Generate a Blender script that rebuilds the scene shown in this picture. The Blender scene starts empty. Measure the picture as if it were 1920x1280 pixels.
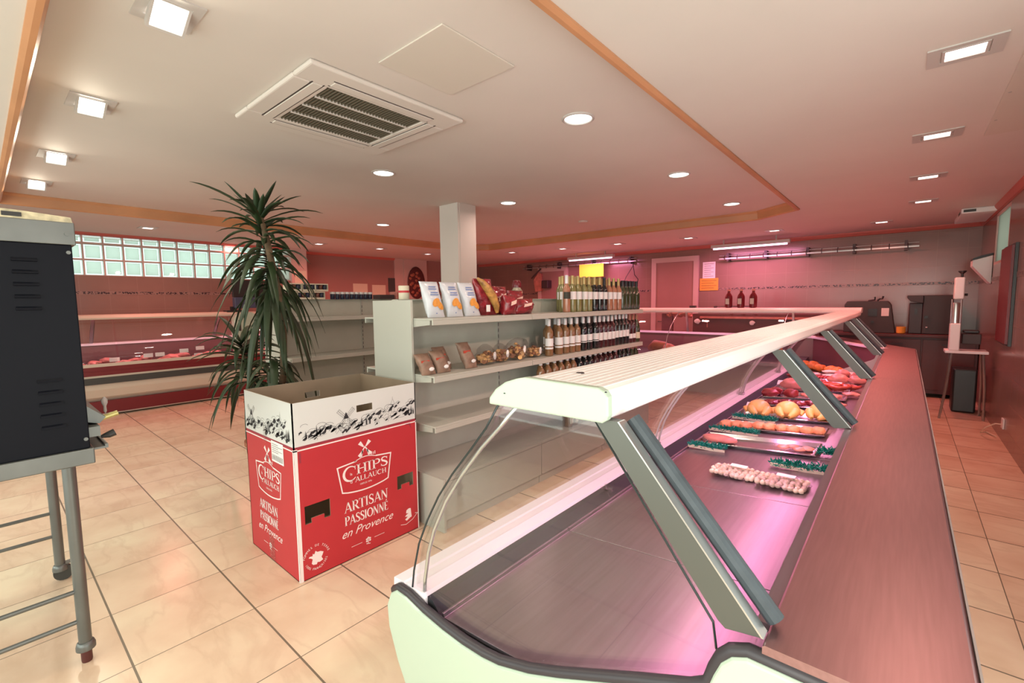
import bpy, bmesh, math, random
from mathutils import Vector, Matrix
from mathutils.geometry import tessellate_polygon
random.seed(7)
R_ = math.radians
SC = bpy.context.scene
COL = SC.collection

# ------------------------------------------------------------------ camera
CAM = Vector((0, 0, 1.45)); FPX = 859.0
_Y = Vector((738, 83, -FPX)).normalized()
_X = Vector((-1012, 62, -FPX)).normalized()
_X = -(_X - _Y * _X.dot(_Y)); _X.normalize()
_Z = _X.cross(_Y)
ROT = Matrix((_X, _Y, _Z))
cd = bpy.data.cameras.new('camera'); cam = bpy.data.objects.new('camera', cd); COL.objects.link(cam)
cd.sensor_width = 36; cd.lens = 36 * FPX / 1920; cd.clip_start = 0.03; cd.clip_end = 200
cam.matrix_world = Matrix.Translation(CAM) @ ROT.to_4x4()
SC.camera = cam
def ray(px, py): return ROT @ Vector((px - 960, -(py - 640), -FPX))
def onz(px, py, z): r = ray(px, py); return CAM + r * ((z - CAM.z) / r.z)
def onx(px, py, x): r = ray(px, py); return CAM + r * (x / r.x)
def ony(px, py, y): r = ray(px, py); return CAM + r * (y / r.y)

# ------------------------------------------------------------------ view, world, big lights
vs = SC.view_settings
vs.view_transform = 'Standard'; vs.look = 'None'; vs.gamma = 1; vs.use_curve_mapping = False
vs.exposure = -0.68
w = bpy.data.worlds.new('world'); SC.world = w; w.use_nodes = True
wb = w.node_tree.nodes['Background']; wb.inputs[0].default_value = (.96, 1, .95, 1); wb.inputs[1].default_value = 2.3
def area(name, loc, rot, sx, sy, power, color, parent=None, spread=180, shape='RECTANGLE'):
    l = bpy.data.lights.new(name, 'AREA'); l.shape = shape; l.size = sx
    if shape in ('RECTANGLE', 'ELLIPSE'): l.size_y = sy
    l.energy = power; l.color = color; l.spread = R_(spread)
    o = bpy.data.objects.new(name, l); COL.objects.link(o); o.location = loc; o.rotation_euler = rot
    if parent: o.parent = parent
    return o
# daylight through the shop window behind the camera (outside the opening) and the service door
area('daylight_shopfront', (-3.2, -1.75, 1.35), (R_(90), 0, 0), 5.6, 2.0, 170, (.90, 1, .90))
area('daylight_door', (.42, -1.75, 1.15), (R_(74), 0, 0), .75, 2.0, 90, (1, 1, .90))
area('daylight_side_door', (1.12, .85, 1.15), (0, R_(90), 0), 1.9, 2.6, 62, (1, 1, .93))

# ------------------------------------------------------------------ materials
def new_mat(name):
    m = bpy.data.materials.new(name); m.use_nodes = True
    return m, m.node_tree.nodes, m.node_tree.links, m.node_tree.nodes['Principled BSDF']
def M(name, col, rough=.5, metal=0, spec=.5, noise=0, nscale=6, bump=0, bscale=40, emit=0, ecol=None, stretch=None, coat=0, trans=0, sss=0):
    m, N, L, b = new_mat(name)
    b.inputs['Base Color'].default_value = (*col, 1); b.inputs['Roughness'].default_value = rough
    b.inputs['Metallic'].default_value = metal; b.inputs['Specular IOR Level'].default_value = spec
    b.inputs['Coat Weight'].default_value = coat; b.inputs['Transmission Weight'].default_value = trans
    if sss: b.inputs['Subsurface Weight'].default_value = sss; b.inputs['Subsurface Radius'].default_value = (.02, .008, .005)
    if emit:
        b.inputs['Emission Color'].default_value = (*(ecol or col), 1); b.inputs['Emission Strength'].default_value = emit
    if noise or bump:
        tc = N.new('ShaderNodeTexCoord'); mp = N.new('ShaderNodeMapping'); L.new(tc.outputs['Object'], mp.inputs[0])
        if stretch: mp.inputs['Scale'].default_value = stretch
        if noise:
            n = N.new('ShaderNodeTexNoise'); n.inputs['Scale'].default_value = nscale; n.inputs['Detail'].default_value = 4
            L.new(mp.outputs[0], n.inputs[0])
            r = N.new('ShaderNodeValToRGB'); L.new(n.outputs[0], r.inputs[0])
            r.color_ramp.elements[0].position = .3; r.color_ramp.elements[1].position = .7
            r.color_ramp.elements[0].color = (*[max(0, c * (1 - noise)) for c in col], 1)
            r.color_ramp.elements[1].color = (*[min(1, c * (1 + noise * .6)) for c in col], 1)
            L.new(r.outputs[0], b.inputs['Base Color'])
        if bump:
            n2 = N.new('ShaderNodeTexNoise'); n2.inputs['Scale'].default_value = bscale; L.new(mp.outputs[0], n2.inputs[0])
            bp = N.new('ShaderNodeBump'); bp.inputs['Strength'].default_value = bump; bp.inputs['Distance'].default_value = .01
            L.new(n2.outputs[0], bp.inputs['Height']); L.new(bp.outputs[0], b.inputs['Normal'])
    return m
def emis(name, col, s):
    m, N, L, b = new_mat(name)
    e = N.new('ShaderNodeEmission'); e.inputs[0].default_value = (*col, 1); e.inputs[1].default_value = s
    L.new(e.outputs[0], N['Material Output'].inputs[0]); return m
def clear(name, tint=(.96, .98, .97), fac=.06, rough=.02, bump=0):
    m, N, L, b = new_mat(name)
    t = N.new('ShaderNodeBsdfTransparent'); t.inputs[0].default_value = (*tint, 1)
    g = N.new('ShaderNodeBsdfGlossy'); g.inputs['Roughness'].default_value = rough
    fr = N.new('ShaderNodeLayerWeight'); pw = mathn(N, L, 'POWER', fr.outputs['Facing'], 4.5)
    fo = mathn(N, L, 'MULTIPLY_ADD', pw, .9, fac)
    mx = N.new('ShaderNodeMixShader'); L.new(fo, mx.inputs[0]); L.new(t.outputs[0], mx.inputs[1]); L.new(g.outputs[0], mx.inputs[2])
    if bump:
        n2 = N.new('ShaderNodeTexNoise'); n2.inputs['Scale'].default_value = 25; bp = N.new('ShaderNodeBump'); bp.inputs['Strength'].default_value = bump
        bp.inputs['Distance'].default_value = .02
        L.new(n2.outputs[0], bp.inputs['Height']); L.new(bp.outputs[0], g.inputs['Normal']); L.new(bp.outputs[0], fr.inputs['Normal'])
    L.new(mx.outputs[0], N['Material Output'].inputs[0]); return m
def mathn(N, L, op, a, b=None, c=None):
    n = N.new('ShaderNodeMath'); n.operation = op
    for i, v in enumerate((a, b, c)):
        if v is None: continue
        if isinstance(v, (int, float)): n.inputs[i].default_value = v
        else: L.new(v, n.inputs[i])
    return n.outputs[0]

MT = {}
MT['ceiling'] = M('ceiling_paint', (.64, .59, .54), .75, noise=.03, nscale=1.5)
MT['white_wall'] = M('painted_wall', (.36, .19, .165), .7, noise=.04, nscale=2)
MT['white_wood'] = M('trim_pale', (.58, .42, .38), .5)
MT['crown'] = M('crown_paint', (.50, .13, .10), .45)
MT['wood'] = M('varnished_pine', (.52, .25, .12), .45, noise=.15, nscale=2)
MT['shelf'] = M('shelf_enamel', (.47, .48, .42), .42)
MT['shelf_d'] = M('shelf_panel_enamel', (.52, .54, .46), .5, noise=.04)
MT['slot'] = M('slot_black', (.03, .03, .03), .6)
MT['cream'] = M('cream_plastic', (.43, .53, .42), .3, coat=.15)
MT['cream2'] = M('cream_panel', (.62, .56, .45), .35)
MT['canopy'] = M('canopy_white', (.90, .86, .83), .3, noise=.03, nscale=8, stretch=(14, .1, 1))
MT['whiteplastic'] = M('white_plastic', (.8, .8, .78), .35)
MT['ledge'] = M('white_ledge', (.86, .80, .82), .3)
MT['gasket'] = M('grey_gasket', (.02, .02, .025), .7)
MT['darktrim'] = M('dark_rubber', (.035, .03, .035), .45)
MT['steel'] = M('brushed_steel', (.27, .215, .24), .30, metal=.8, noise=.10, nscale=3, stretch=(20, 1, 20), bump=.03, bscale=20)
MT['worksteel'] = M('worktop_steel', (.38, .225, .225), .36, metal=.9, noise=.08, nscale=5, stretch=(25, 1.2, 25))
MT['steelgrey'] = M('grey_steel', (.42, .44, .42), .38, metal=.75, noise=.12, nscale=5)
MT['ovensteel'] = M('oven_steel', (.17, .18, .17), .4, metal=.6, noise=.15, nscale=6)
MT['strutmetal'] = M('strut_metal', (.12, .125, .11), .42, metal=.6)
MT['alu'] = M('aluminium', (.62, .64, .62), .28, metal=.9)
MT['darkbar'] = M('dark_bar', (.05, .065, .075), .55, metal=.1, noise=.2, nscale=30)
MT['tray'] = M('steel_tray', (.62, .60, .61), .18, metal=1)
MT['black'] = M('black_enamel', (.004, .005, .009), .5, spec=.15)
MT['blackp'] = M('black_plastic', (.02, .02, .02), .4)
MT['hood'] = M('yellowed_hood', (.62, .55, .36), .6, noise=.45, nscale=30)
MT['red'] = M('red_panel', (.17, .014, .018), .4)
MT['darkgrey'] = M('dark_grey_bumper', (.05, .055, .05), .5)
MT['redbrown'] = M('redbrown_laminate', (.09, .022, .02), .45)
MT['machine'] = M('machine_grey', (.055, .042, .04), .5)
MT['machined'] = M('machine_dark', (.05, .035, .035), .45)
MT['glass'] = clear('case_glass', (.97, .99, .98), .045)
MT['film'] = clear('clear_film', (.98, .98, .98), .05, .14, bump=1.0)
MT['glassedge'] = M('glass_edge', (.02, .03, .03), .2)
MT['perspex'] = M('clear_rod', (.55, .5, .48), .15, trans=.3)
MT['card_red'] = M('card_red', (.50, .028, .038), .5, noise=.04)
MT['card_white'] = M('card_white', (.66, .69, .67), .55)
MT['card_brown'] = M('card_brown', (.30, .23, .16), .8, noise=.1)
MT['ink'] = M('black_ink', (.03, .03, .035), .7)
MT['white_ink'] = M('white_ink', (.88, .80, .78), .6)
MT['darkred_ink'] = M('dark_red_ink', (.30, .03, .05), .6)
MT['paper'] = M('white_paper', (.85, .84, .82), .7)
MT['yellowpaper'] = M('yellow_paper', (.85, .75, .04), .7)
MT['orangepaper'] = M('orange_paper', (.85, .42, .06), .7)
MT['lampglow'] = emis('lamp_glow', (1, .96, .88), 7)
MT['lampglow_pink'] = emis('lamp_glow_pink', (1, .74, .68), 6)
MT['tubeglow'] = emis('tube_glow_pink', (1, .62, .86), 7)
MT['lampwhite'] = M('lamp_rim', (.50, .47, .44), .4)
MT['leaf'] = M('leaf_green', (.022, .045, .014), .5, noise=.4, nscale=8)
MT['cane'] = M('cane_bark', (.13, .085, .045), .8, noise=.4, nscale=20)
MT['pot'] = M('terracotta_pot', (.28, .10, .05), .8)
MT['soil'] = M('potting_soil', (.03, .02, .015), .95)
MT['garnish'] = M('plastic_parsley', (.0, .22, .16), .5)
MT['chicken'] = M('chicken_skin', (.85, .50, .16), .4, noise=.12, nscale=9, bump=.2, bscale=60, sss=.1)
MT['orange'] = M('breaded_orange', (.80, .33, .16), .55, noise=.25, nscale=30, bump=.3)
MT['meat'] = M('red_meat', (.30, .035, .035), .35, noise=.35, nscale=14, sss=.1)
MT['pinkmeat'] = M('pink_meat', (.62, .24, .19), .35, noise=.3, nscale=12, sss=.1)
MT['palemeat'] = M('pale_meat', (.82, .68, .52), .4, noise=.2, nscale=20, bump=.4, bscale=30)
MT['sausage'] = M('sausage_red', (.50, .08, .05), .25, noise=.2, nscale=25)
MT['darkmeat'] = M('dark_liver', (.16, .012, .02), .2, noise=.2)
MT['fat'] = M('meat_fat', (.85, .62, .52), .4)
MT['ham'] = M('dried_ham', (.35, .12, .07), .45, noise=.35, nscale=12)
MT['alcove'] = M('display_liner', (.22, .10, .10), .35, metal=.3)

def tile_mat(name, ax, col, mortar, w_, h_, offx=0, offz=0, rough=.22):
    m, N, L, b = new_mat(name)
    g = N.new('ShaderNodeNewGeometry'); s = N.new('ShaderNodeSeparateXYZ'); L.new(g.outputs['Position'], s.inputs[0])
    def line(o, size, off, wd):
        a = mathn(N, L, 'ADD', o, off); a = mathn(N, L, 'DIVIDE', a, size); a = mathn(N, L, 'FRACT', a)
        a = mathn(N, L, 'SUBTRACT', a, .5); a = mathn(N, L, 'ABSOLUTE', a)
        return mathn(N, L, 'GREATER_THAN', a, .5 - wd / size / 2)
    u = line(s.outputs[ax], w_, offx, .005); v = line(s.outputs['Z'], h_, offz, .005)
    k = mathn(N, L, 'MAXIMUM', u, v)
    n = N.new('ShaderNodeTexNoise'); n.inputs['Scale'].default_value = 2.5; L.new(g.outputs['Position'], n.inputs[0])
    mx0 = N.new('ShaderNodeMix'); mx0.data_type = 'RGBA'; L.new(n.outputs[0], mx0.inputs[0])
    mx0.inputs[6].default_value = (*[c * .9 for c in col], 1); mx0.inputs[7].default_value = (*[min(1, c * 1.1) for c in col], 1)
    mx = N.new('ShaderNodeMix'); mx.data_type = 'RGBA'; L.new(k, mx.inputs[0]); L.new(mx0.outputs[2], mx.inputs[6]); mx.inputs[7].default_value = (*mortar, 1)
    L.new(mx.outputs[2], b.inputs['Base Color']); b.inputs['Roughness'].default_value = rough
    bp = N.new('ShaderNodeBump'); bp.inputs['Strength'].default_value = .25; bp.inputs['Distance'].default_value = .003; bp.invert = True
    L.new(k, bp.inputs['Height']); L.new(bp.outputs[0], b.inputs['Normal'])
    return m
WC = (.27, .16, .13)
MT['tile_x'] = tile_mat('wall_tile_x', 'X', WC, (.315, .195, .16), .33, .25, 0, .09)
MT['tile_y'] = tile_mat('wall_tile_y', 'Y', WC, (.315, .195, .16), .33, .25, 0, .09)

def floor_mat():
    m, N, L, b = new_mat('floor_tiles')
    g = N.new('ShaderNodeNewGeometry'); s = N.new('ShaderNodeSeparateXYZ'); L.new(g.outputs['Position'], s.inputs[0])
    right = mathn(N, L, 'GREATER_THAN', s.outputs['X'], -.4)
    def cell(o, base, size, rsh):
        a = mathn(N, L, 'SUBTRACT', o, base); sh = mathn(N, L, 'MULTIPLY', right, rsh)
        a = mathn(N, L, 'ADD', a, sh); return mathn(N, L, 'DIVIDE', a, size)
    cx = cell(s.outputs['X'], -2.304, .475, .107); cy = cell(s.outputs['Y'], .768, .457, .115)
    def line(c, size, wd):
        a = mathn(N, L, 'FRACT', c); a = mathn(N, L, 'SUBTRACT', a, .5); a = mathn(N, L, 'ABSOLUTE', a)
        return mathn(N, L, 'GREATER_THAN', a, .5 - wd / size / 2)
    lx = line(cx, .475, .0045); ly = line(cy, .457, .008)
    k = mathn(N, L, 'MAXIMUM', lx, ly)
    # veined beige marble, shifted per tile
    fx = mathn(N, L, 'FLOOR', cx); fy = mathn(N, L, 'FLOOR', cy)
    cmb = N.new('ShaderNodeCombineXYZ'); L.new(fx, cmb.inputs[0]); L.new(fy, cmb.inputs[1])
    wn = N.new('ShaderNodeTexWhiteNoise'); wn.noise_dimensions = '3D'; L.new(cmb.outputs[0], wn.inputs[0])
    sc = N.new('ShaderNodeVectorMath'); sc.operation = 'SCALE'; L.new(wn.outputs['Color'], sc.inputs[0]); sc.inputs['Scale'].default_value = 9
    ad = N.new('ShaderNodeVectorMath'); ad.operation = 'ADD'; L.new(g.outputs['Position'], ad.inputs[0]); L.new(sc.outputs[0], ad.inputs[1])
    n1 = N.new('ShaderNodeTexNoise'); n1.inputs['Scale'].default_value = 2.6; n1.inputs['Detail'].default_value = 5; L.new(ad.outputs[0], n1.inputs[0])
    mp = N.new('ShaderNodeMapping'); mp.inputs['Scale'].default_value = (.8, 2.4, 1); mp.inputs['Rotation'].default_value = (0, 0, .5); L.new(ad.outputs[0], mp.inputs[0])
    n2 = N.new('ShaderNodeTexNoise'); n2.inputs['Scale'].default_value = 2.2; n2.inputs['Detail'].default_value = 7; n2.inputs['Distortion'].default_value = .4; L.new(mp.outputs[0], n2.inputs[0])
    vv = mathn(N, L, 'SUBTRACT', n2.outputs[0], .5); vv = mathn(N, L, 'ABSOLUTE', vv); vv = mathn(N, L, 'MULTIPLY', vv, 22); vv = mathn(N, L, 'MINIMUM', vv, 1)
    r = N.new('ShaderNodeValToRGB'); L.new(n1.outputs[0], r.inputs[0])
    r.color_ramp.elements[0].position = .32; r.color_ramp.elements[0].color = (.63, .46, .32, 1)
    r.color_ramp.elements[1].position = .66; r.color_ramp.elements[1].color = (.76, .64, .46, 1)
    e = r.color_ramp.elements.new(.5); e.color = (.71, .55, .395, 1)
    mv = N.new('ShaderNodeMix'); mv.data_type = 'RGBA'
    inv = mathn(N, L, 'SUBTRACT', 1, vv); inv = mathn(N, L, 'MULTIPLY', inv, .20); L.new(inv, mv.inputs[0])
    L.new(r.outputs[0], mv.inputs[6]); mv.inputs[7].default_value = (.45, .28, .19, 1)
    mx = N.new('ShaderNodeMix'); mx.data_type = 'RGBA'; L.new(k, mx.inputs[0]); L.new(mv.outputs[2], mx.inputs[6]); mx.inputs[7].default_value = (.17, .14, .10, 1)
    L.new(mx.outputs[2], b.inputs['Base Color']); b.inputs['Roughness'].default_value = .24; b.inputs['Specular IOR Level'].default_value = .45
    return m
MT['floor'] = floor_mat()
def band_mat(ax):
    m, N, L, b = new_mat('flower_band_' + ax)
    g = N.new('ShaderNodeNewGeometry'); s = N.new('ShaderNodeSeparateXYZ'); L.new(g.outputs['Position'], s.inputs[0])
    v = N.new('ShaderNodeTexVoronoi'); v.inputs['Scale'].default_value = 46; L.new(g.outputs['Position'], v.inputs[0])
    a = mathn(N, L, 'LESS_THAN', v.outputs['Distance'], .52)
    z = mathn(N, L, 'SUBTRACT', s.outputs['Z'], 1.655); z = mathn(N, L, 'ABSOLUTE', z); z = mathn(N, L, 'LESS_THAN', z, .018)
    u = mathn(N, L, 'DIVIDE', s.outputs[ax], .33); u = mathn(N, L, 'FRACT', u); u = mathn(N, L, 'GREATER_THAN', u, .08)
    k = mathn(N, L, 'MULTIPLY', a, z); k = mathn(N, L, 'MULTIPLY', k, u)
    mx = N.new('ShaderNodeMix'); mx.data_type = 'RGBA'; L.new(k, mx.inputs[0]); mx.inputs[6].default_value = (.30, .19, .16, 1); mx.inputs[7].default_value = (.035, .015, .02, 1)
    L.new(mx.outputs[2], b.inputs['Base Color']); b.inputs['Roughness'].default_value = .3
    return m
MT['band_x'] = band_mat('X'); MT['band_y'] = band_mat('Y')

# ------------------------------------------------------------------ mesh builder
def wpos(o):
    p = Vector((0, 0, 0))
    while o: p = p + o.location; o = o.parent
    return p
class MB:
    def __init__(s): s.v = []; s.f = []
    def add(s, vs_, fs):
        n = len(s.v); s.v += [Vector(p) for p in vs_]; s.f += [tuple(i + n for i in f) for f in fs]; return s
    def box(s, x0, x1, y0, y1, z0, z1):
        x0, x1 = sorted((x0, x1)); y0, y1 = sorted((y0, y1)); z0, z1 = sorted((z0, z1))
        return s.add([(x0, y0, z0), (x1, y0, z0), (x1, y1, z0), (x0, y1, z0), (x0, y0, z1), (x1, y0, z1), (x1, y1, z1), (x0, y1, z1)],
                     [(3, 2, 1, 0), (4, 5, 6, 7), (0, 1, 5, 4), (1, 2, 6, 5), (2, 3, 7, 6), (3, 0, 4, 7)])
    def prism(s, pts, axis, a, b):
        # closed 2D outline swept along an axis; pts are (x,z) for Y, (y,z) for X, (x,y) for Z
        n = len(pts)
        def P(p, t): return {'Y': (p[0], t, p[1]), 'X': (t, p[0], p[1]), 'Z': (p[0], p[1], t)}[axis]
        vs_ = [P(p, a) for p in pts] + [P(p, b) for p in pts]
        tri = tessellate_polygon([[Vector((p[0], p[1], 0)) for p in pts]])
        fs = [tuple(t) for t in tri] + [tuple(i + n for i in reversed(t)) for t in tri]
        fs += [(i, (i + 1) % n, (i + 1) % n + n, i + n) for i in range(n)]
        return s.add(vs_, fs)
    def sheet(s, path, axis, a, b, th=.004):
        # open 2D path with thickness swept along an axis
        n = len(path); off = []
        for i in range(n):
            p0 = Vector(path[max(i - 1, 0)]); p1 = Vector(path[min(i + 1, n - 1)]); d = (p1 - p0); d.normalize()
            off.append((path[i][0] - d.y * th, path[i][1] + d.x * th))
        return s.prism(list(path) + off[::-1], axis, a, b)
    def tube(s, pts, r, n=10, caps=True):
        pts = [Vector(p) for p in pts]; m = len(pts); rs = r if isinstance(r, (list, tuple)) else [r] * m
        vs_ = []; prev = None
        for i, p in enumerate(pts):
            d = (pts[min(i + 1, m - 1)] - pts[max(i - 1, 0)])
            if d.length < 1e-9: d = Vector((0, 0, 1))
            d.normalize()
            if prev is None:
                a = d.orthogonal().normalized()
            else:
                a = prev - d * prev.dot(d)
                a = a.normalized() if a.length > 1e-6 else d.orthogonal().normalized()
            prev = a; b_ = d.cross(a)
            for k in range(n):
                t = 2 * math.pi * k / n
                vs_.append(p + (a * math.cos(t) + b_ * math.sin(t)) * rs[i])
        fs = [(i * n + k, i * n + (k + 1) % n, (i + 1) * n + (k + 1) % n, (i + 1) * n + k) for i in range(m - 1) for k in range(n)]
        if caps: fs += [tuple(range(n - 1, -1, -1)), tuple(range((m - 1) * n, m * n))]
        return s.add(vs_, fs)
    def lathe(s, prof, c=(0, 0, 0), n=20, closed=True):
        # prof: (r,z) from bottom to top
        c = Vector(c); vs_ = []; m = len(prof)
        for r, z in prof:
            for k in range(n):
                t = 2 * math.pi * k / n; vs_.append(c + Vector((r * math.cos(t), r * math.sin(t), z)))
        fs = [(i * n + k, i * n + (k + 1) % n, (i + 1) * n + (k + 1) % n, (i + 1) * n + k) for i in range(m - 1) for k in range(n)]
        if closed: fs += [tuple(range(n - 1, -1, -1)), tuple(range((m - 1) * n, m * n))]
        return s.add(vs_, fs)
    def blob(s, c, r, seed=0, amp=.12, freq=2.0, sub=3, rz=0, flat=None):
        bm = bmesh.new(); bmesh.ops.create_icosphere(bm, subdivisions=sub, radius=1)
        from mathutils import noise
        n0 = len(s.v); cr, sr = math.cos(rz), math.sin(rz)
        for v in bm.verts:
            p = v.co.copy(); q = p * (1 + amp * noise.noise(p * freq + Vector((seed * 7.3, seed * 3.1, seed)))*2)
            q = Vector((q.x * r[0], q.y * r[1], q.z * r[2]))
            if flat is not None and q.z < -flat * r[2]: q.z = -flat * r[2]
            q = Vector((q.x * cr - q.y * sr, q.x * sr + q.y * cr, q.z))
            s.v.append(q + Vector(c))
        s.f += [tuple(v.index + n0 for v in f.verts) for f in bm.faces]
        bm.free(); return s
    def build(s, name, mat, parent=None, smooth=False, bevel=0, auto=True, fixn=True):
        off = wpos(parent) if parent else Vector((0, 0, 0))
        me = bpy.data.meshes.new(name); me.from_pydata([tuple(p - off) for p in s.v], [], s.f)
        if fixn:
            bm = bmesh.new(); bm.from_mesh(me); bmesh.ops.recalc_face_normals(bm, faces=bm.faces); bm.to_mesh(me); bm.free()
        me.materials.append(MT[mat] if isinstance(mat, str) else mat)
        o = bpy.data.objects.new(name, me); COL.objects.link(o)
        if parent: o.parent = parent
        if smooth:
            for p in me.polygons: p.use_smooth = True
        if bevel:
            b = o.modifiers.new('bevel', 'BEVEL'); b.width = bevel; b.segments = 3; b.limit_method = 'ANGLE'; b.angle_limit = R_(40)
        return o
def auto_smooth(o, ang=40):
    me = o.data
    for p in me.polygons: p.use_smooth = True
    bm = bmesh.new(); bm.from_mesh(me)
    for e in bm.edges:
        if len(e.link_faces) == 2 and e.calc_face_angle(0) > R_(ang): e.smooth = False
    bm.to_mesh(me); bm.free(); return o
def tag(o, label, cat=None, group=None, kind=None):
    o['label'] = label
    if cat: o['category'] = cat
    if group: o['group'] = group
    if kind: o['kind'] = kind
    return o
def thing(name, label, cat, loc=(0, 0, 0), group=None):
    o = bpy.data.objects.new(name, None); COL.objects.link(o); o.location = loc; o.empty_display_size = .1
    return tag(o, label, cat, group)
def struct(o): o['kind'] = 'structure'; return o
def copy_tree(o, parent=None):
    c = o.copy(); COL.objects.link(c)
    if parent: c.parent = parent
    for ch in list(o.children): copy_tree(ch, c)
    return c
def place(proto, first, loc, rz=0, label=None, group=None, scale=None):
    o = proto if first else copy_tree(proto)
    o.location = loc; o.rotation_euler.z = rz
    if scale: o.scale = (scale, scale, scale)
    if label: o['label'] = label
    if group: o['group'] = group
    return o
ORD = ['first', 'second', 'third', 'fourth', 'fifth', 'sixth', 'seventh', 'eighth', 'ninth', 'tenth', 'eleventh', 'twelfth',
       'thirteenth', 'fourteenth', 'fifteenth', 'sixteenth', 'seventeenth', 'eighteenth', 'nineteenth', 'twentieth', 'twenty-first', 'twenty-second',
       'twenty-third', 'twenty-fourth', 'twenty-fifth', 'twenty-sixth', 'twenty-seventh', 'twenty-eighth', 'twenty-ninth', 'thirtieth']

# ------------------------------------------------------------------ flat artwork (printing on a surface)
class Art:
    def __init__(s, o, U, V): s.o = Vector(o); s.U = Vector(U); s.V = Vector(V); s.N = s.U.cross(s.V); s.m = MB()
    def P(s, u, v, k=0): return s.o + s.U * u + s.V * v + s.N * (.0008 + k)
    def poly(s, pts, k=0):
        tri = tessellate_polygon([[Vector((p[0], p[1], 0)) for p in pts]])
        s.m.add([s.P(*p, k) for p in pts], [tuple(t) for t in tri]); return s
    def stroke(s, pts, w_, closed=False, k=0):
        n = len(pts); L_, R2 = [], []
        for i in range(n):
            a = Vector(pts[(i - 1) % n] if (closed or i > 0) else pts[i]); b = Vector(pts[(i + 1) % n] if (closed or i < n - 1) else pts[i])
            p = Vector(pts[i]); d1 = p - a; d2 = b - p
            if d1.length < 1e-9: d1 = d2
            if d2.length < 1e-9: d2 = d1
            d1.normalize(); d2.normalize(); t = d1 + d2
            t = t.normalized() if t.length > 1e-6 else d1
            nn = Vector((-t.y, t.x)); c = max(.45, abs(t.dot(d1))); ww = (w_[i] if isinstance(w_, (list, tuple)) else w_) / 2 / c
            L_.append(p + nn * ww); R2.append(p - nn * ww)
        vs_ = [s.P(*p, k) for p in L_] + [s.P(*p, k) for p in R2]
        m_ = n if closed else n - 1
        s.m.add(vs_, [(i, (i + 1) % n, (i + 1) % n + n, i + n) for i in range(m_)]); return s
    def text(s, txt, u, v, size, shear=0, rot=0, align='CENTER', k=0, stretch=1):
        cu = bpy.data.curves.new('t', 'FONT'); cu.body = txt; cu.size = size; cu.shear = shear; cu.align_x = align; cu.resolution_u = 3
        ob = bpy.data.objects.new('t', cu); COL.objects.link(ob)
        bpy.context.view_layer.update()
        me = bpy.data.meshes.new_from_object(ob.evaluated_get(bpy.context.evaluated_depsgraph_get()))
        c, s_ = math.cos(rot), math.sin(rot)
        s.m.add([s.P(u + (q.co.x * c - q.co.y * s_) * stretch, v + q.co.x * s_ + q.co.y * c, k) for q in me.vertices], [tuple(f.vertices) for f in me.polygons])
        bpy.data.objects.remove(ob); bpy.data.curves.remove(cu); bpy.data.meshes.remove(me); return s
    def build(s, name, mat, parent): return s.m.build(name, mat, parent, fixn=False)
def arc(cx, cy, rx, ry, a0, a1, n=12): return [(cx + rx * math.cos(R_(a0 + (a1 - a0) * i / n)), cy + ry * math.sin(R_(a0 + (a1 - a0) * i / n))) for i in range(n + 1)]
T, t_ = .15, .06
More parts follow.
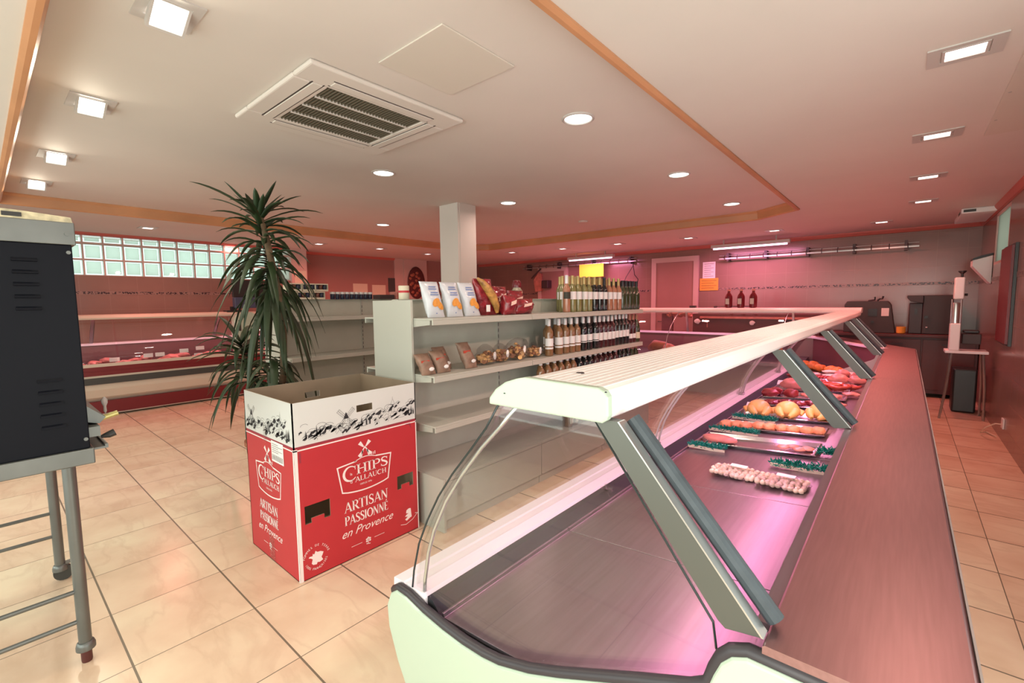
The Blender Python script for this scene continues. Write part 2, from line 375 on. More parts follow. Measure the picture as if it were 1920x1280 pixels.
def G(ch):
    S = []  # (points, width)
    def stem(x, w_=T, top=1, bot=0, sf=True):
        S.append(([(x, bot), (x, top)], w_))
        if sf: S.append(([(x - w_ / 2 - .07, .02), (x + w_ / 2 + .07, .02)], .045)); S.append(([(x - w_ / 2 - .07, .98), (x + w_ / 2 + .07, .98)], .045))
    if ch == 'I': stem(.17); return S, .36
    if ch == 'H': stem(.17); stem(.67); S.append(([(.17, .52), (.67, .52)], t_)); return S, .85
    if ch == 'L': stem(.17); S += [([(.17, .03), (.6, .03)], t_), ([(.6, 0), (.6, .2)], .04)]; return S, .66
    if ch == 'T': stem(.36); S += [([(.02, .97), (.7, .97)], t_), ([(.03, .8), (.03, 1)], .04), ([(.69, .8), (.69, 1)], .04)]; return S, .74
    if ch in 'EÉ':
        stem(.17); S += [([(.17, .03), (.6, .03)], t_), ([(.17, .97), (.57, .97)], t_), ([(.17, .52), (.48, .52)], t_), ([(.6, 0), (.6, .2)], .04), ([(.57, .82), (.57, 1)], .04)]
        if ch == 'É': S.append(([(.3, 1.08), (.45, 1.25)], [.05, .1]))
        return S, .68
    if ch == 'N': stem(.13, t_); stem(.72, t_, sf=False); S += [([(.14, .98), (.71, .02)], T), ([(.6, .98), (.84, .98)], .045)]; return S, .86
    if ch == 'A': S += [([(.1, 0), (.42, 1)], t_), ([(.42, 1), (.76, 0)], T), ([(.2, .33), (.64, .33)], t_), ([(0, .02), (.22, .02)], .045), ([(.62, .02), (.9, .02)], .045)]; return S, .86
    if ch in 'PR':
        stem(.17); S.append(([(.17, .97)] + arc(.4, .73, .22, .24, 90, -90, 8) + [(.17, .49)], [t_] + [t_, .07, .1, .13, T, .13, .1, .07, t_] + [t_]))
        if ch == 'R': S += [([(.36, .5), (.72, .02)], T), ([(.62, .02), (.86, .02)], .045)]
        return S, (.78 if ch == 'R' else .68)
    if ch == 'C': S += [(arc(.46, .5, .38, .46, 48, 318, 14), [.05, .06, .07, .09, .12, .14, .15, .16, .15, .14, .12, .09, .07, .06, .05]), ([(.73, .7), (.73, .95)], .04)]; return S, .86
    if ch == 'O': S.append((arc(.48, .5, .38, .46, 0, 360, 18)[:-1], None)); return S, .96
    if ch == 'U': stem(.17); S = [([(.17, .3), (.17, 1)], T), ([(.7, .3), (.7, 1)], t_), (arc(.435, .3, .265, .27, 180, 360, 8), [T, .13, .11, .09, .07, .06, .06, .06, .06]), ([(.05, .98), (.3, .98)], .045), ([(.58, .98), (.82, .98)], .045)]; return S, .86
    if ch == 'S': S += [([(.55, .78), (.5, .92), (.36, .98), (.2, .93), (.13, .78), (.18, .63), (.35, .52), (.5, .4), (.57, .25), (.5, .08), (.33, .02), (.16, .07), (.08, .24)], [.04, .06, .07, .1, .12, .14, .15, .15, .13, .11, .08, .06, .04]), ([(.57, .72), (.57, .96)], .04), ([(.08, .05), (.08, .3)], .04)]; return S, .66
    if ch == "'": S.append(([(.1, 1), (.06, .75)], [.1, .03])); return S, .2
    return S, .4
def serif(art, txt, uc, v, h, width=None, shear=.0, slope=0, boldness=1.0, k=0):
    ws = [G(c)[1] for c in txt]; tot = sum(ws) * h; sx = (width / tot) if width else 1
    u = uc - tot * sx / 2
    for c, w_ in zip(txt, ws):
        for pts, wd in G(c)[0]:
            def X(p): return (u + (p[0] + shear * p[1]) * h * sx, v + p[1] * h + slope * (u - uc))
            if wd is None:
                n = len(pts); wl = [(.06 + .10 * abs(math.cos(2 * math.pi * i / n))) * h * boldness for i in range(n)]
                art.stroke([X(p) for p in pts], wl, closed=True, k=k)
            else:
                wl = [q * h * boldness for q in wd] if isinstance(wd, list) else wd * h * boldness
                art.stroke([X(p) for p in pts], wl, k=k)
        u += w_ * h * sx

# ================================================================== THE ROOM
XL, XR, YF, YB = -9.0, 0.80, -1.45, 9.5
ZP, ZC = 2.52, 2.62
struct(MB().box(-9.8, 1.0, YF - .2, 9.8, -.12, 0).build('floor', 'floor'))
struct(MB().box(-9.8, 1.0, YF - .2, 9.8, ZC, ZC + .12).build('ceiling', 'ceiling'))
tray_poly = [(-7.0, .235), (-1.05, .235), (-1.05, 6.5), (-1.55, 6.9), (-6.5, 6.9), (-7.0, 6.4)]
outer = [(-9.7, YF - .1), (.95, YF - .1), (.95, 9.7), (-9.7, 9.7)]
def ring_mesh(inner, z0, z1):
    loops = [[Vector((x, y, 0)) for x, y in outer], [Vector((x, y, 0)) for x, y in inner]]
    tri = tessellate_polygon(loops); flat = outer + inner; n = len(flat)
    m = MB(); m.add([(x, y, z0) for x, y in flat] + [(x, y, z1) for x, y in flat], [tuple(t) for t in tri] + [tuple(i + n for i in t) for t in tri])
    k = len(outer); q = len(inner)
    m.f += [(k + i, k + (i + 1) % q, k + (i + 1) % q + n, k + i + n) for i in range(q)]
    return m
struct(ring_mesh(tray_poly, ZP, ZC).build('ceiling', 'ceiling'))
def sweep_ring(poly, prof):
    # prof: (inward offset, z) closed outline swept along closed polygon (counter-clockwise)
    n = len(poly); m = MB(); cols = []
    for i in range(n):
        a, p, b = Vector(poly[i - 1]), Vector(poly[i]), Vector(poly[(i + 1) % n])
        d1 = (p - a).normalized(); d2 = (b - p).normalized()
        n1 = Vector((-d1.y, d1.x)); n2 = Vector((-d2.y, d2.x)); nn = (n1 + n2).normalized(); c = nn.dot(n1)
        cols.append([(p + nn * (o / c)).to_tuple() + (z,) for o, z in prof])
    k = len(prof); m.v = [Vector(q) for c in cols for q in c]
    m.f = [(i * k + j, i * k + (j + 1) % k, ((i + 1) % n) * k + (j + 1) % k, ((i + 1) % n) * k + j) for i in range(n) for j in range(k)]
    return m
struct(sweep_ring(tray_poly, [(-.038, ZP), (-.038, ZP - .010), (-.02, ZP - .018), (.0, ZP - .018), (.012, ZP - .005), (.018, ZC - .03), (.035, ZC - .01), (.035, ZC), (0, ZC), (0, ZP)]).build('trim_1', 'wood'))
# back, right and left walls
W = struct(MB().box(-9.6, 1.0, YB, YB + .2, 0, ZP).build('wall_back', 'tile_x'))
# right wall with a high window opening
wy0, wy1, wz0, wz1 = 7.15, 8.15, 1.83, 2.44
mr = MB().box(XR, XR + .2, YF - .2, -.5, 0, ZP).box(XR, XR + .2, -.5, 2.2, 2.15, ZP).box(XR, XR + .2, 2.2, wy0, 0, ZP).box(XR, XR + .2, wy1, YB + .2, 0, ZP).box(XR, XR + .2, wy0, wy1, 0, wz0).box(XR, XR + .2, wy0, wy1, wz1, ZP)
struct(mr.build('wall_right', 'tile_y'))
wf = struct(MB().box(XR, XR + .05, wy0, wy1, wz0, wz0 + .03).box(XR, XR + .05, wy0, wy1, wz1 - .03, wz1).box(XR, XR + .05, wy0, wy0 + .03, wz0 + .03, wz1 - .03).box(XR, XR + .05, wy1 - .03, wy1, wz0 + .03, wz1 - .03).build('window_2', 'white_wood'))
frost, N_, L_, b_ = new_mat('frosted_glass')
tl = N_.new('ShaderNodeBsdfTranslucent'); tl.inputs[0].default_value = (.75, .78, .70, 1); tp = N_.new('ShaderNodeBsdfTransparent'); tp.inputs[0].default_value = (.30, .32, .28, 1)
mx_ = N_.new('ShaderNodeMixShader'); mx_.inputs[0].default_value = .45; L_.new(tp.outputs[0], mx_.inputs[1]); L_.new(tl.outputs[0], mx_.inputs[2]); L_.new(mx_.outputs[0], N_['Material Output'].inputs[0])
MT['frost'] = frost
MB().box(XR + .015, XR + .022, wy0 + .03, wy1 - .03, wz0 + .03, wz1 - .03).build('window_pane', 'frost', wf)
struct(MB().box(XR + .08, XR + .12, -.5, 2.2, 2.11, 2.15).box(XR + .08, XR + .12, -.5, -.46, 0, 2.11).box(XR + .08, XR + .12, 2.16, 2.2, 0, 2.11).box(XR + .08, XR + .12, .83, .87, 0, 2.11).build('door_3', 'alu'))
# left wall: near part with the glass-block strip, then a recess
gy0, gy1, gz0, gz1 = -.30, 4.02, 1.905, 2.478
ml = MB().box(XL - .2, XL, YF - .2, gy0, 0, ZP).box(XL - .2, XL, gy1, 4.25, 0, ZP).box(XL - .2, XL, gy0, gy1, 0, gz0).box(XL - .2, XL, gy0, gy1, gz1, ZP)
struct(ml.build('wall_left', 'tile_y'))
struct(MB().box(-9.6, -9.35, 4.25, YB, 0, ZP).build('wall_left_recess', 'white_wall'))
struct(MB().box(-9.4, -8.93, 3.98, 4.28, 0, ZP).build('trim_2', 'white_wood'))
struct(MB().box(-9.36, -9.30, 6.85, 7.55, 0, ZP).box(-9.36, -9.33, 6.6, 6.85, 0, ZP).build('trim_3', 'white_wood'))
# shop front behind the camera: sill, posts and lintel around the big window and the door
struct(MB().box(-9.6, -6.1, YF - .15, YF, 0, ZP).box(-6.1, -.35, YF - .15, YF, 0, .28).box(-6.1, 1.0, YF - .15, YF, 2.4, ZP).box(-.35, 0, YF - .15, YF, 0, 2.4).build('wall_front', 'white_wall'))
struct(MB().box(-6.1, -.35, YF - .12, YF - .06, .28, .34).box(-6.1, -.35, YF - .12, YF - .06, 2.34, 2.4).box(-4.2, -4.14, YF - .12, YF - .06, .34, 2.34).box(-2.2, -2.14, YF - .12, YF - .06, .34, 2.34).build('window_3', 'alu'))
# crown mouldings and flowered tile band
struct(MB().prism([(YB, ZP - .065), (YB - .02, ZP - .06), (YB - .045, ZP - .02), (YB - .05, ZP), (YB, ZP)], 'X', -9.35, XR).build('trim_4', 'crown'))
struct(MB().prism([(XR, ZP - .065), (XR - .02, ZP - .06), (XR - .045, ZP - .02), (XR - .05, ZP), (XR, ZP)], 'Y', YF, YB).build('trim_5', 'crown'))
struct(MB().prism([(XL, ZP - .04), (XL + .02, ZP - .035), (XL + .045, ZP - .015), (XL + .05, ZP), (XL, ZP)], 'Y', YF, 3.98).build('trim_6', 'crown'))
struct(MB().prism([(-9.35, ZP - .05), (-9.33, ZP - .045), (-9.31, ZP - .015), (-9.3, ZP), (-9.35, ZP)], 'Y', 4.28, 6.6).build('trim_7', 'crown'))
struct(MB().box(-9.3, XR, YB - .003, YB, 1.63, 1.68).build('trim_8', 'band_x'))
struct(MB().box(XR - .003, XR, 2.25, YB - .004, 1.63, 1.68).build('trim_9', 'band_y'))
struct(MB().box(XL, XL + .003, YF, 3.97, 1.63, 1.68).build('trim_10', 'band_y'))
# glass blocks
gw = struct(MB().box(XL - .19, XL - .01, gy0, gy1, gz0, gz0 + .008).build('window_1', 'white_wood'))
grid = MB(); P_ = .227
ys = [gy0 + .012 + i * P_ for i in range(19)]; zs = [(1.917, 2.127), (2.147, 2.357), (2.385, 2.468)]
for i in range(20): grid.box(XL - .1, XL - .005, gy0 + i * P_ - .008, gy0 + i * P_ + .012, gz0 + .008, gz1)
for z in (2.127, 2.357): grid.box(XL - .1, XL - .006, gy0, gy1, z, z + (.02 if z < 2.3 else .028))
grid.build('mortar_grid', MT['white_wood'], gw)
gbm, N_, L_, b_ = new_mat('glass_block')
tl = N_.new('ShaderNodeBsdfTranslucent'); tl.inputs[0].default_value = (.95, .98, .95, 1); tp = N_.new('ShaderNodeBsdfTransparent'); tp.inputs[0].default_value = (.86, .90, .87, 1)
n_ = N_.new('ShaderNodeTexNoise'); n_.inputs['Scale'].default_value = 1.2; g_ = N_.new('ShaderNodeNewGeometry'); L_.new(g_.outputs['Position'], n_.inputs[0])
mx_ = N_.new('ShaderNodeMixShader'); mm = mathn(N_, L_, 'MULTIPLY', n_.outputs[0], .8); L_.new(mm, mx_.inputs[0]); L_.new(tp.outputs[0], mx_.inputs[1]); L_.new(tl.outputs[0], mx_.inputs[2]); L_.new(mx_.outputs[0], N_['Material Output'].inputs[0])
MT['gb_center'] = gbm; MT['gb_rim'] = clear('glass_block_rim', (.90, 1, .97), .05)
for z0, z1 in zs:
    for y in ys:
        m = MB().box(XL - .09, XL - .012, y, y + P_ - .022, z0, z1)
        o = m.build('glass_block', 'gb_rim', gw); e = .022
        MB().box(XL - .055, XL - .045, y + e, y + P_ - .022 - e, z0 + e * .8, z1 - e * .8).build('block_core', 'gb_center', o)
# pillar
struct(MB().box(-4.36, -4.04, 3.76, 4.06, 0, ZC).box(-4.04, -4.035, 3.79, 4.0, 0, ZC).build('pillar', 'ceiling'))
# doors in the back wall
def door(name, x0, x1, zt):
    d = struct(MB().box(x0, x0 + .1, YB - .05, YB, 0, zt).box(x1 - .1, x1, YB - .05, YB, 0, zt).box(x0 + .1, x1 - .1, YB - .05, YB, zt - .1, zt).build(name, 'white_wood'))
    MB().box(x0 + .1, x1 - .1, YB - .03, YB - .002, 0, zt - .1).box(x0 + .2, x1 - .2, YB - .034, YB - .03, .25, zt - .22).build('door_leaf', 'white_wall', d)
    MB().tube([(x0 + .17, YB - .03, 1.0), (x0 + .17, YB - .08, 1.0), (x0 + .28, YB - .08, 1.0)], .01).build('door_handle', 'machined', d)
door('door_1', -7.2, -6.3, 2.3); door('door_2', -4.15, -3.17, 2.33)

# ------------------------------------------------------------------ ceiling fixtures
def round_light():
    t = thing('ceiling_downlight', 'x', 'ceiling light')
    MB().lathe([(.105, 0), (.105, -.004), (.092, -.010), (.088, -.006), (.085, 0)], n=32, closed=False).build('light_rim', 'lampwhite', t, smooth=True)
    MB().lathe([(.0, -.003), (.05, -.0035), (.087, -.002)], n=32, closed=False).build('light_glass', 'lampglow', t, smooth=True)
    area('lamp_light', (0, 0, -.02), (0, 0, 0), .16, .16, 7.5, (1, .70, .60), t, 165, 'DISK')
    return t
rp = [((1084, 222), 'large round ceiling downlight right of the air conditioner'), ((719, 324), 'round ceiling downlight between the air conditioner and the white pillar'),
      ((953, 380), 'round ceiling downlight just right of the pillar top'), ((718, 421), 'small round downlight left of the white pillar'),
      ((1273, 327), 'round ceiling downlight over the long meat counter, above the canopy'), ((1372, 382), 'round downlight near the notched corner of the ceiling tray'),
      ((495, 390), 'round downlight behind the tip of the tall plant')]
pr = round_light()
for i, (p, lab) in enumerate(rp):
    q = onz(*p, ZC); place(pr, i == 0, (q.x, q.y, ZC), 0, lab, 'round downlights in the ceiling tray')
def square_light(glow, col, power, tilt, z, label, group, aim=None):
    t = thing('square_spotlight', label, 'ceiling light', (0, 0, 0), group)
    m = MB()
    for a in ((-.10, -.065, -.125, .125), (.065, .10, -.125, .125), (-.065, .065, -.125, -.08), (-.065, .065, .08, .125)): m.box(a[0], a[1], a[2], a[3], -.006, 0)
    m.build('mounting_plate', 'lampwhite', t)
    c, s = math.cos(tilt), math.sin(tilt); g = MB(); b_ = MB()
    dd = .012 if tilt else .0
    def Rt(x, y, z_): return (x, y * c - z_ * s, y * s + z_ * c - dd)
    for (x0, x1, y0, y1) in ((-.065, -.055, -.075, .075), (.055, .065, -.075, .075), (-.055, .055, -.075, -.065), (-.055, .055, .065, .075)):
        n0 = len(b_.v); b_.box(x0, x1, y0, y1, -.02 if tilt else -.008, .008 if tilt else -.001)
        for i in range(n0, len(b_.v)): b_.v[i] = Vector(Rt(*b_.v[i]))
    b_.build('lamp_gimbal', 'lampwhite', t)
    gz = -.012 if tilt else -.004; g.add([Rt(-.055, -.065, gz), Rt(.055, -.065, gz), Rt(.055, .065, gz), Rt(-.055, .065, gz)], [(0, 1, 2, 3)])
    g.build('light_glass', glow, t)
    area('lamp_light', (0, -.02 * s, -.045), (tilt if aim is None else aim, 0, 0), .1, .12, power, col, t, 165 if aim is None else 125)
    return t
PK = (1, .24, .20)
sr = square_light('lampglow_pink', (1, .60, .50), 20, 0, ZP, 'x', 'square spotlights in the outer ceiling strip', R_(28))
sr2 = square_light('lampglow_pink', (1, .30, .25), 20, 0, ZP, 'x', 'square spotlights in the outer ceiling strip', R_(15))
sq = square_light('lampglow_pink', PK, 21, 0, ZP, 'x', 'square spotlights in the outer ceiling strip')
sqp = [((1810, 95), 'nearest square spotlight in the right ceiling strip'), ((1757, 253), 'second nearest square spotlight in the right ceiling strip'),
       ((1740, 331), 'third square spotlight in the right ceiling strip'), ((1731, 377), 'farthest square spotlight in the right ceiling strip'),
       ((1653, 416), 'spotlight in the back ceiling strip, rightmost, above the grey machines'), ((1452, 432), 'spotlight in the back ceiling strip above the longer tube light'),
       ((1291, 446), 'spotlight in the back ceiling strip between the two tube lights'), ((1158, 457), 'spotlight in the back ceiling strip just above the shorter tube light'),
       ((1055, 466), 'spotlight in the back strip left of the shorter tube light'), ((960, 473), 'spotlight in the back strip just right of the pillar'),
       ((802, 476), 'spotlight in the far left corner of the ceiling just left of the pillar'), ((712, 466), 'spotlight in the left ceiling strip above the pale wall notices'),
       ((598, 457), 'spotlight in the left ceiling strip right of the plant'), ((430, 457), 'spotlight in the left ceiling strip seen through the plant leaves'),
       ((277, 427), 'spotlight in the left ceiling strip above the glass blocks')]
for i, (p, lab) in enumerate(sqp):
    q = onz(*p, ZP); place(sr if i < 2 else sr2 if i < 4 else sq, i in (0, 2, 4), (q.x, q.y, ZP), R_(90), lab, 'square spotlights in the outer ceiling strip')
sn = square_light('lampglow', (1, .90, .70), 11, R_(-24), ZC, 'x', 'tilted square spotlights at the left')
for i, (p, lab) in enumerate([((315, 20), 'nearest and largest tilted square spotlight at top left'), ((170, 193), 'tilted square spotlight, second from the camera at left'),
                              ((105, 291), 'tilted square spotlight, third from the camera at left'), ((68, 342), 'tilted square spotlight farthest along at left, above the oven')]):
    q = onz(*p, ZC); o = place(sn, i == 0, (q.x, q.y, ZC), R_(90), lab, 'tilted square spotlights at the left')
# AC cassette
ac = thing('air_conditioner', 'square white ceiling cassette air conditioner with dark slatted grille', 'air conditioner', (-2.69, 1.62, ZC))
cx0, cx1, cy0, cy1 = -3.18, -2.20, 1.12, 2.12; zc = ZC
m = MB()
def frame(m, X0, X1, Y0, Y1, x0, x1, y0, y1, za, zb):
    m.box(X0, x0, Y0, Y1, za, zb).box(x1, X1, Y0, Y1, za, zb).box(x0, x1, Y0, y0, za, zb).box(x0, x1, y1, Y1, za, zb)
o = MB(); frame(o, cx0, cx1, cy0, cy1, cx0 + .19, cx1 - .19, cy0 + .19, cy1 - .19, zc - .026, zc)
o.build('cassette_frame', 'ceiling', ac, bevel=.012)
o = MB()
for (x0, x1, y0, y1) in ((cx0 + .17, cx1 - .17, cy0 + .09, cy0 + .097), (cx0 + .17, cx1 - .17, cy0 + .155, cy0 + .16), (cx0 + .17, cx1 - .17, cy1 - .097, cy1 - .09), (cx0 + .17, cx1 - .17, cy1 - .16, cy1 - .155),
                         (cx0 + .09, cx0 + .097, cy0 + .17, cy1 - .17), (cx0 + .155, cx0 + .16, cy0 + .17, cy1 - .17), (cx1 - .097, cx1 - .09, cy0 + .17, cy1 - .17), (cx1 - .16, cx1 - .155, cy0 + .17, cy1 - .17)):
    o.box(x0, x1, y0, y1, zc - .0275, zc - .025)
o.build('air_slot', 'machined', ac)
for (x0, x1, y0, y1) in ((cx0 + .18, cx1 - .18, cy0 + .1, cy0 + .153), (cx0 + .18, cx1 - .18, cy1 - .153, cy1 - .1), (cx0 + .1, cx0 + .153, cy0 + .18, cy1 - .18), (cx1 - .153, cx1 - .1, cy0 + .18, cy1 - .18)):
    MB().box(x0, x1, y0, y1, zc - .031, zc - .025).build('air_flap', 'ceiling', ac, bevel=.002)
MT['grille'] = M('grille_dust', (.13, .11, .075), .7)
MB().box(cx0 + .19, cx1 - .19, cy0 + .19, cy1 - .19, zc - .012, zc).build('grille_back', 'grille', ac)
o = MB()
for i in range(30):
    y = cy0 + .20 + i * (cy1 - cy0 - .4) / 29; o.box(cx0 + .19, cx1 - .19, y - .003, y + .003, zc - .023, zc - .012)
o.build('grille_slats', 'grille', ac)
o = MB()
for i in (1, 2, 3):
    x = cx0 + .19 + i * (cx1 - cx0 - .38) / 4; o.box(x - .005, x + .005, cy0 + .19, cy1 - .19, zc - .027, zc - .010)
o.build('grille_bar', 'ceiling', ac)
MT['patch'] = M('patch_panel', (.60, .55, .48), .7)
tag(MB().box(-2.0, -1.53, 1.36, 1.83, ZC - .008, ZC).build('ceiling_panel', 'patch', bevel=.003), 'flat beige square hatch in the ceiling beside the air conditioner', 'ceiling panel')
t = thing('access_hatch', 'large screwed hatch panel in the right edge of the ceiling', 'ceiling panel', (.57, 3.6, ZP))
MB().box(.345, .74, 2.3, 4.45, ZP - .009, ZP - .001).build('hatch_panel', 'patch', t)
for y in (2.6, 3.1, 3.6, 4.1): MB().lathe([(.008, 0), (.006, -.003)], (.365, y, ZP - .008), 8).build('screw', 'steelgrey', t)
t = thing('ceiling_vent', 'small white boxed vent at the ceiling above the high window', 'vent', (.62, 8.5, ZP))
MB().box(.47, .78, 7.95, 9.0, ZP - .06, ZP).build('vent_box', 'whiteplastic', t, bevel=.01)
MB().box(.468, .47, 8.1, 8.35, ZP - .045, ZP - .015).box(.49, .6, 7.948, 7.95, ZP - .045, ZP - .015).build('vent_slot', 'darkgrey', t)
tag(MB().lathe([(.07, 0), (.07, -.012), (.05, -.022), (0.001, -.022)], (-3.65, 5.9, ZC), 20).build('smoke_detector', 'ceiling', smooth=True), 'flat round detector on the ceiling right of the pillar', 'smoke detector')
def tube_light(x0, x1, y, z, label):
    t = thing('tube_light', label, 'tube light', ((x0 + x1) / 2, y, ZP))
    MB().box(x0, x1, y - .05, y + .05, z, z + .06).build('light_housing', 'lampwhite', t, bevel=.008)
    MB().tube([(x0 + .04, y - .02, z - .012), (x1 - .04, y - .02, z - .012)], .016).build('light_tube', 'tubeglow', t)
    MB().box(x0 + .2, x0 + .22, y - .01, y + .01, z + .06, ZP).box(x1 - .22, x1 - .2, y - .01, y + .01, z + .06, ZP).build('hanger', 'lampwhite', t)
    area('lamp_light', (0, .0, z - .04 - ZP), (R_(18), 0, 0), x1 - x0, .05, 34, (1, .30, .58), t, 170)
tube_light(-2.76, -1.50, 8.9, 2.38, 'longer glowing tube light hanging near the back wall, right of the door')
tube_light(-5.9, -4.75, 8.9, 2.38, 'shorter glowing tube light hanging above the yellow notice')

# ================================================================== LONG MEAT COUNTER
Y0, Y1 = .85, 6.8
case = thing('meat_counter', 'long refrigerated meat counter with cream ends and steel staff worktop, running to the back', 'display counter', (-.6, 3.8, 0))
trim = [(-1.245, .50), (-1.213, .522), (-1.16, .52), (-1.083, .503), (-.99, .492), (-.909, .488), (-.83, .491), (-.77, .50), (-.669, .532), (-.58, .57), (-.496, .61), (-.38, .665), (-.277, .712), (-.245, .735),
        (-.234, .77), (-.222, .80), (-.205, .82), (-.18, .832), (.09, .832)]
endp = trim + [(.09, .10), (.02, .06), (-1.05, .06), (-1.12, .12), (-1.22, .28), (-1.262, .38), (-1.268, .45)]
MB().prism(endp, 'Y', Y0 - .03, Y0).build('end_panel', 'cream', case, bevel=.008)
MB().prism([(x, z) for x, z in endp], 'Y', Y1, Y1 + .03).build('end_panel', 'cream', case)
m = MB(); m.tube([(x, Y0 - .012, z + .004) for x, z in trim], .014, 8); m.build('rubber_trim', 'darktrim', case, smooth=True)
front = [(-1.262, .50), (-1.265, .45), (-1.255, .38), (-1.215, .28), (-1.12, .13), (-1.1, .10)]
MB().sheet(front, 'Y', Y0, Y1, .02).build('front_panel', 'cream2', case)
MB().box(-1.08, .0, Y0 + .02, Y1, 0, .10).build('plinth', 'darkgrey', case)
# white front ledge, gasket and air grille
MB().prism([(-1.265, .50), (-1.262, .535), (-1.21, .54), (-1.205, .535), (-1.195, .535), (-1.19, .54), (-1.108, .54), (-1.10, .528), (-1.10, .50)], 'Y', Y0, Y1 + .5).build('front_ledge', 'ledge', case)
MB().prism([(-1.10, .53), (-1.075, .525), (-1.05, .50), (-1.03, .488), (-1.03, .46), (-1.10, .46)], 'Y', Y0 + .01, Y1 + .5).build('front_gasket', 'gasket', case)
def dz(x): return .498 + .068 * (x + 1.02)
seams = [Y0 + .005, 1.54, 2.29, 3.04, 3.79, 4.54, 5.29, 6.04, 6.79]
for a, b in zip(seams[:-1], seams[1:]):
    a += .002; b -= .002
    m = MB().prism([(-1.03, dz(-1.03) + .012), (-1.022, dz(-1.022) + .012), (-1.018, dz(-1.018)), (-.12, dz(-.12)), (-.12, dz(-.12) - .012), (-1.03, dz(-1.03) - .012)], 'Y', a, b)
    m.build('deck_plate', 'steel', case, bevel=.0015)
MB().prism([(-1.02, dz(-1.02) - .015), (-.10, dz(-.10) - .015), (-.10, .40), (-1.02, .40)], 'Y', Y0 + .01, Y1).build('tub', 'darkgrey', case)
# staff side: inner wall, bright nose strip, worktop plates
MB().box(-.125, -.105, Y0, Y1, .52, .845).build('inner_back_wall', 'steel', case)
MB().box(-.182, -.158, Y0 + .05, Y1, .842, .858).build('worktop_nose', 'steel', case)
for a, b in ((Y0 - .02, 4.27), (4.274, Y1 + .02)):
    MB().prism([(-.158, .835), (-.158, .860), (-.154, .863), (.108, .863), (.115, .857), (.115, .828), (.09, .828), (.09, .835)], 'Y', a, b).build('worktop', 'worksteel', case)
MB().box(.1155, .119, Y0 - .02, Y1 + .02, .826, .862).build('worktop_edge_strip', 'steelgrey', case)
MB().box(.04, .07, Y0, Y1, .08, .83).build('staff_side_panel', 'steelgrey', case)
# canopy
cz = 0
can = [(-.787, 1.197), (-.786, 1.208), (-.765, 1.232), (-.735, 1.252), (-.70, 1.264), (-.672, 1.27), (-.48, 1.267), (-.466, 1.262), (-.458, 1.252), (-.457, 1.215), (-.46, 1.205), (-.468, 1.199)]
YC = 7.95
MB().prism(can, 'Y', Y0 + .002, YC).build('canopy', 'canopy', case)
ce = [(-.79, 1.193), (-.789, 1.210), (-.767, 1.235), (-.736, 1.255), (-.70, 1.267), (-.672, 1.273), (-.478, 1.270), (-.463, 1.264), (-.455, 1.253), (-.454, 1.213), (-.458, 1.203), (-.468, 1.196)]
MB().prism(ce, 'Y', Y0 - .022, Y0 + .002).build('canopy_end_cap', 'cream', case, bevel=.005)
m = MB()
for i in range(9): m.box(-.662 + .021 * i, -.648 + .021 * i, Y0 + .01, YC, 1.266, 1.2708 - .0003 * i)
m.build('canopy_grooves', 'canopy', case)
q = onz(1088, 699, 1.27); MB().lathe([(.011, 0), (.009, .0025), (.001, .0025)], (q.x, q.y, 1.2695), 12).build('canopy_plug', 'machined', case)
for p in [(1136, 735), (946, 737)]:
    q = ony(*p, Y0 - .0225); MB().lathe([(.003, -.001), (.002, .001)], (q.x, q.y, q.z), 6).build('screw', 'ink', case)
MB().box(-.72, -.66, Y0 + .08, YC - .5, 1.178, 1.197).build('canopy_light_housing', 'lampwhite', case)
for a in (Y0 + .15, 3.1, 5.2):
    MB().tube([(-.69, a, 1.168), (-.69, min(a + 1.9, YC - .8), 1.168)], .011, 8).build('canopy_light_tube', 'tubeglow', case)
area('counter_light', (-.0, 0, 0), (0, 0, 0), .04, 6.2, 46, (1, .32, .60), case, 175)
cl = bpy.data.objects['counter_light']; cl.location = Vector((-.69, 4.1, 1.155)) - case.location
# struts
for y in (Y0, 2.54, 4.22, 6.05, 6.90):
    st = MB().prism([(-.497, 1.2), (-.441, 1.2), (-.163, .862), (-.222, .852), (-.235, .862)], 'Y', y - .003, y + .022).build('strut', 'strutmetal', case)
    MB().prism([(-.441, 1.2), (-.437, 1.2), (-.159, .862), (-.163, .862)], 'Y', y - .004, y + .024).build('strut_edge', 'alu', st)
    MB().tube([(-.43, y + .045, 1.2), (-.15, y + .045, .875)], .0165, 12).build('strut_tube', 'darkbar', st)
# curved front glass with rods
gl = [(-1.160, .541), (-1.150, .60), (-1.12, .70), (-1.075, .79), (-1.02, .88), (-.955, .965), (-.88, 1.05), (-.82, 1.12), (-.770, 1.197)]
yj = [Y0 + .005, 2.72, 4.72, 6.40, 7.3]
for a, b in zip(yj[:-1], yj[1:]):
    g = MB().sheet(gl, 'Y', a + .012, b - .012, .006).build('front_glass', 'glass', case, smooth=True, fixn=True)
    auto_smooth(g, 60)
rodp = [(-1.116, .54), (-1.112, .58), (-1.09, .68), (-1.06, .76), (-1.0, .87), (-.93, .965), (-.85, 1.06), (-.78, 1.13), (-.72, 1.197)]
MB().tube([(x, Y0 + .012, z) for x, z in rodp], .006, 8).build('glass_support_rod', 'alu', case, smooth=True)
MB().tube([(x - .002, Y0 - .0, z) for x, z in gl], .0032, 6).build('glass_edge_seal', 'glassedge', case, smooth=True)
for y in yj[1:-1]:
    for d in (-.035, .035):
        MB().tube([(x + .01, y + d, z) for x, z in gl], .006, 8).build('glass_clamp_rod', 'perspex', case, smooth=True)
    MB().box(-1.17, -1.13, y - .03, y + .03, .54, .56).build('glass_foot', 'perspex', case)
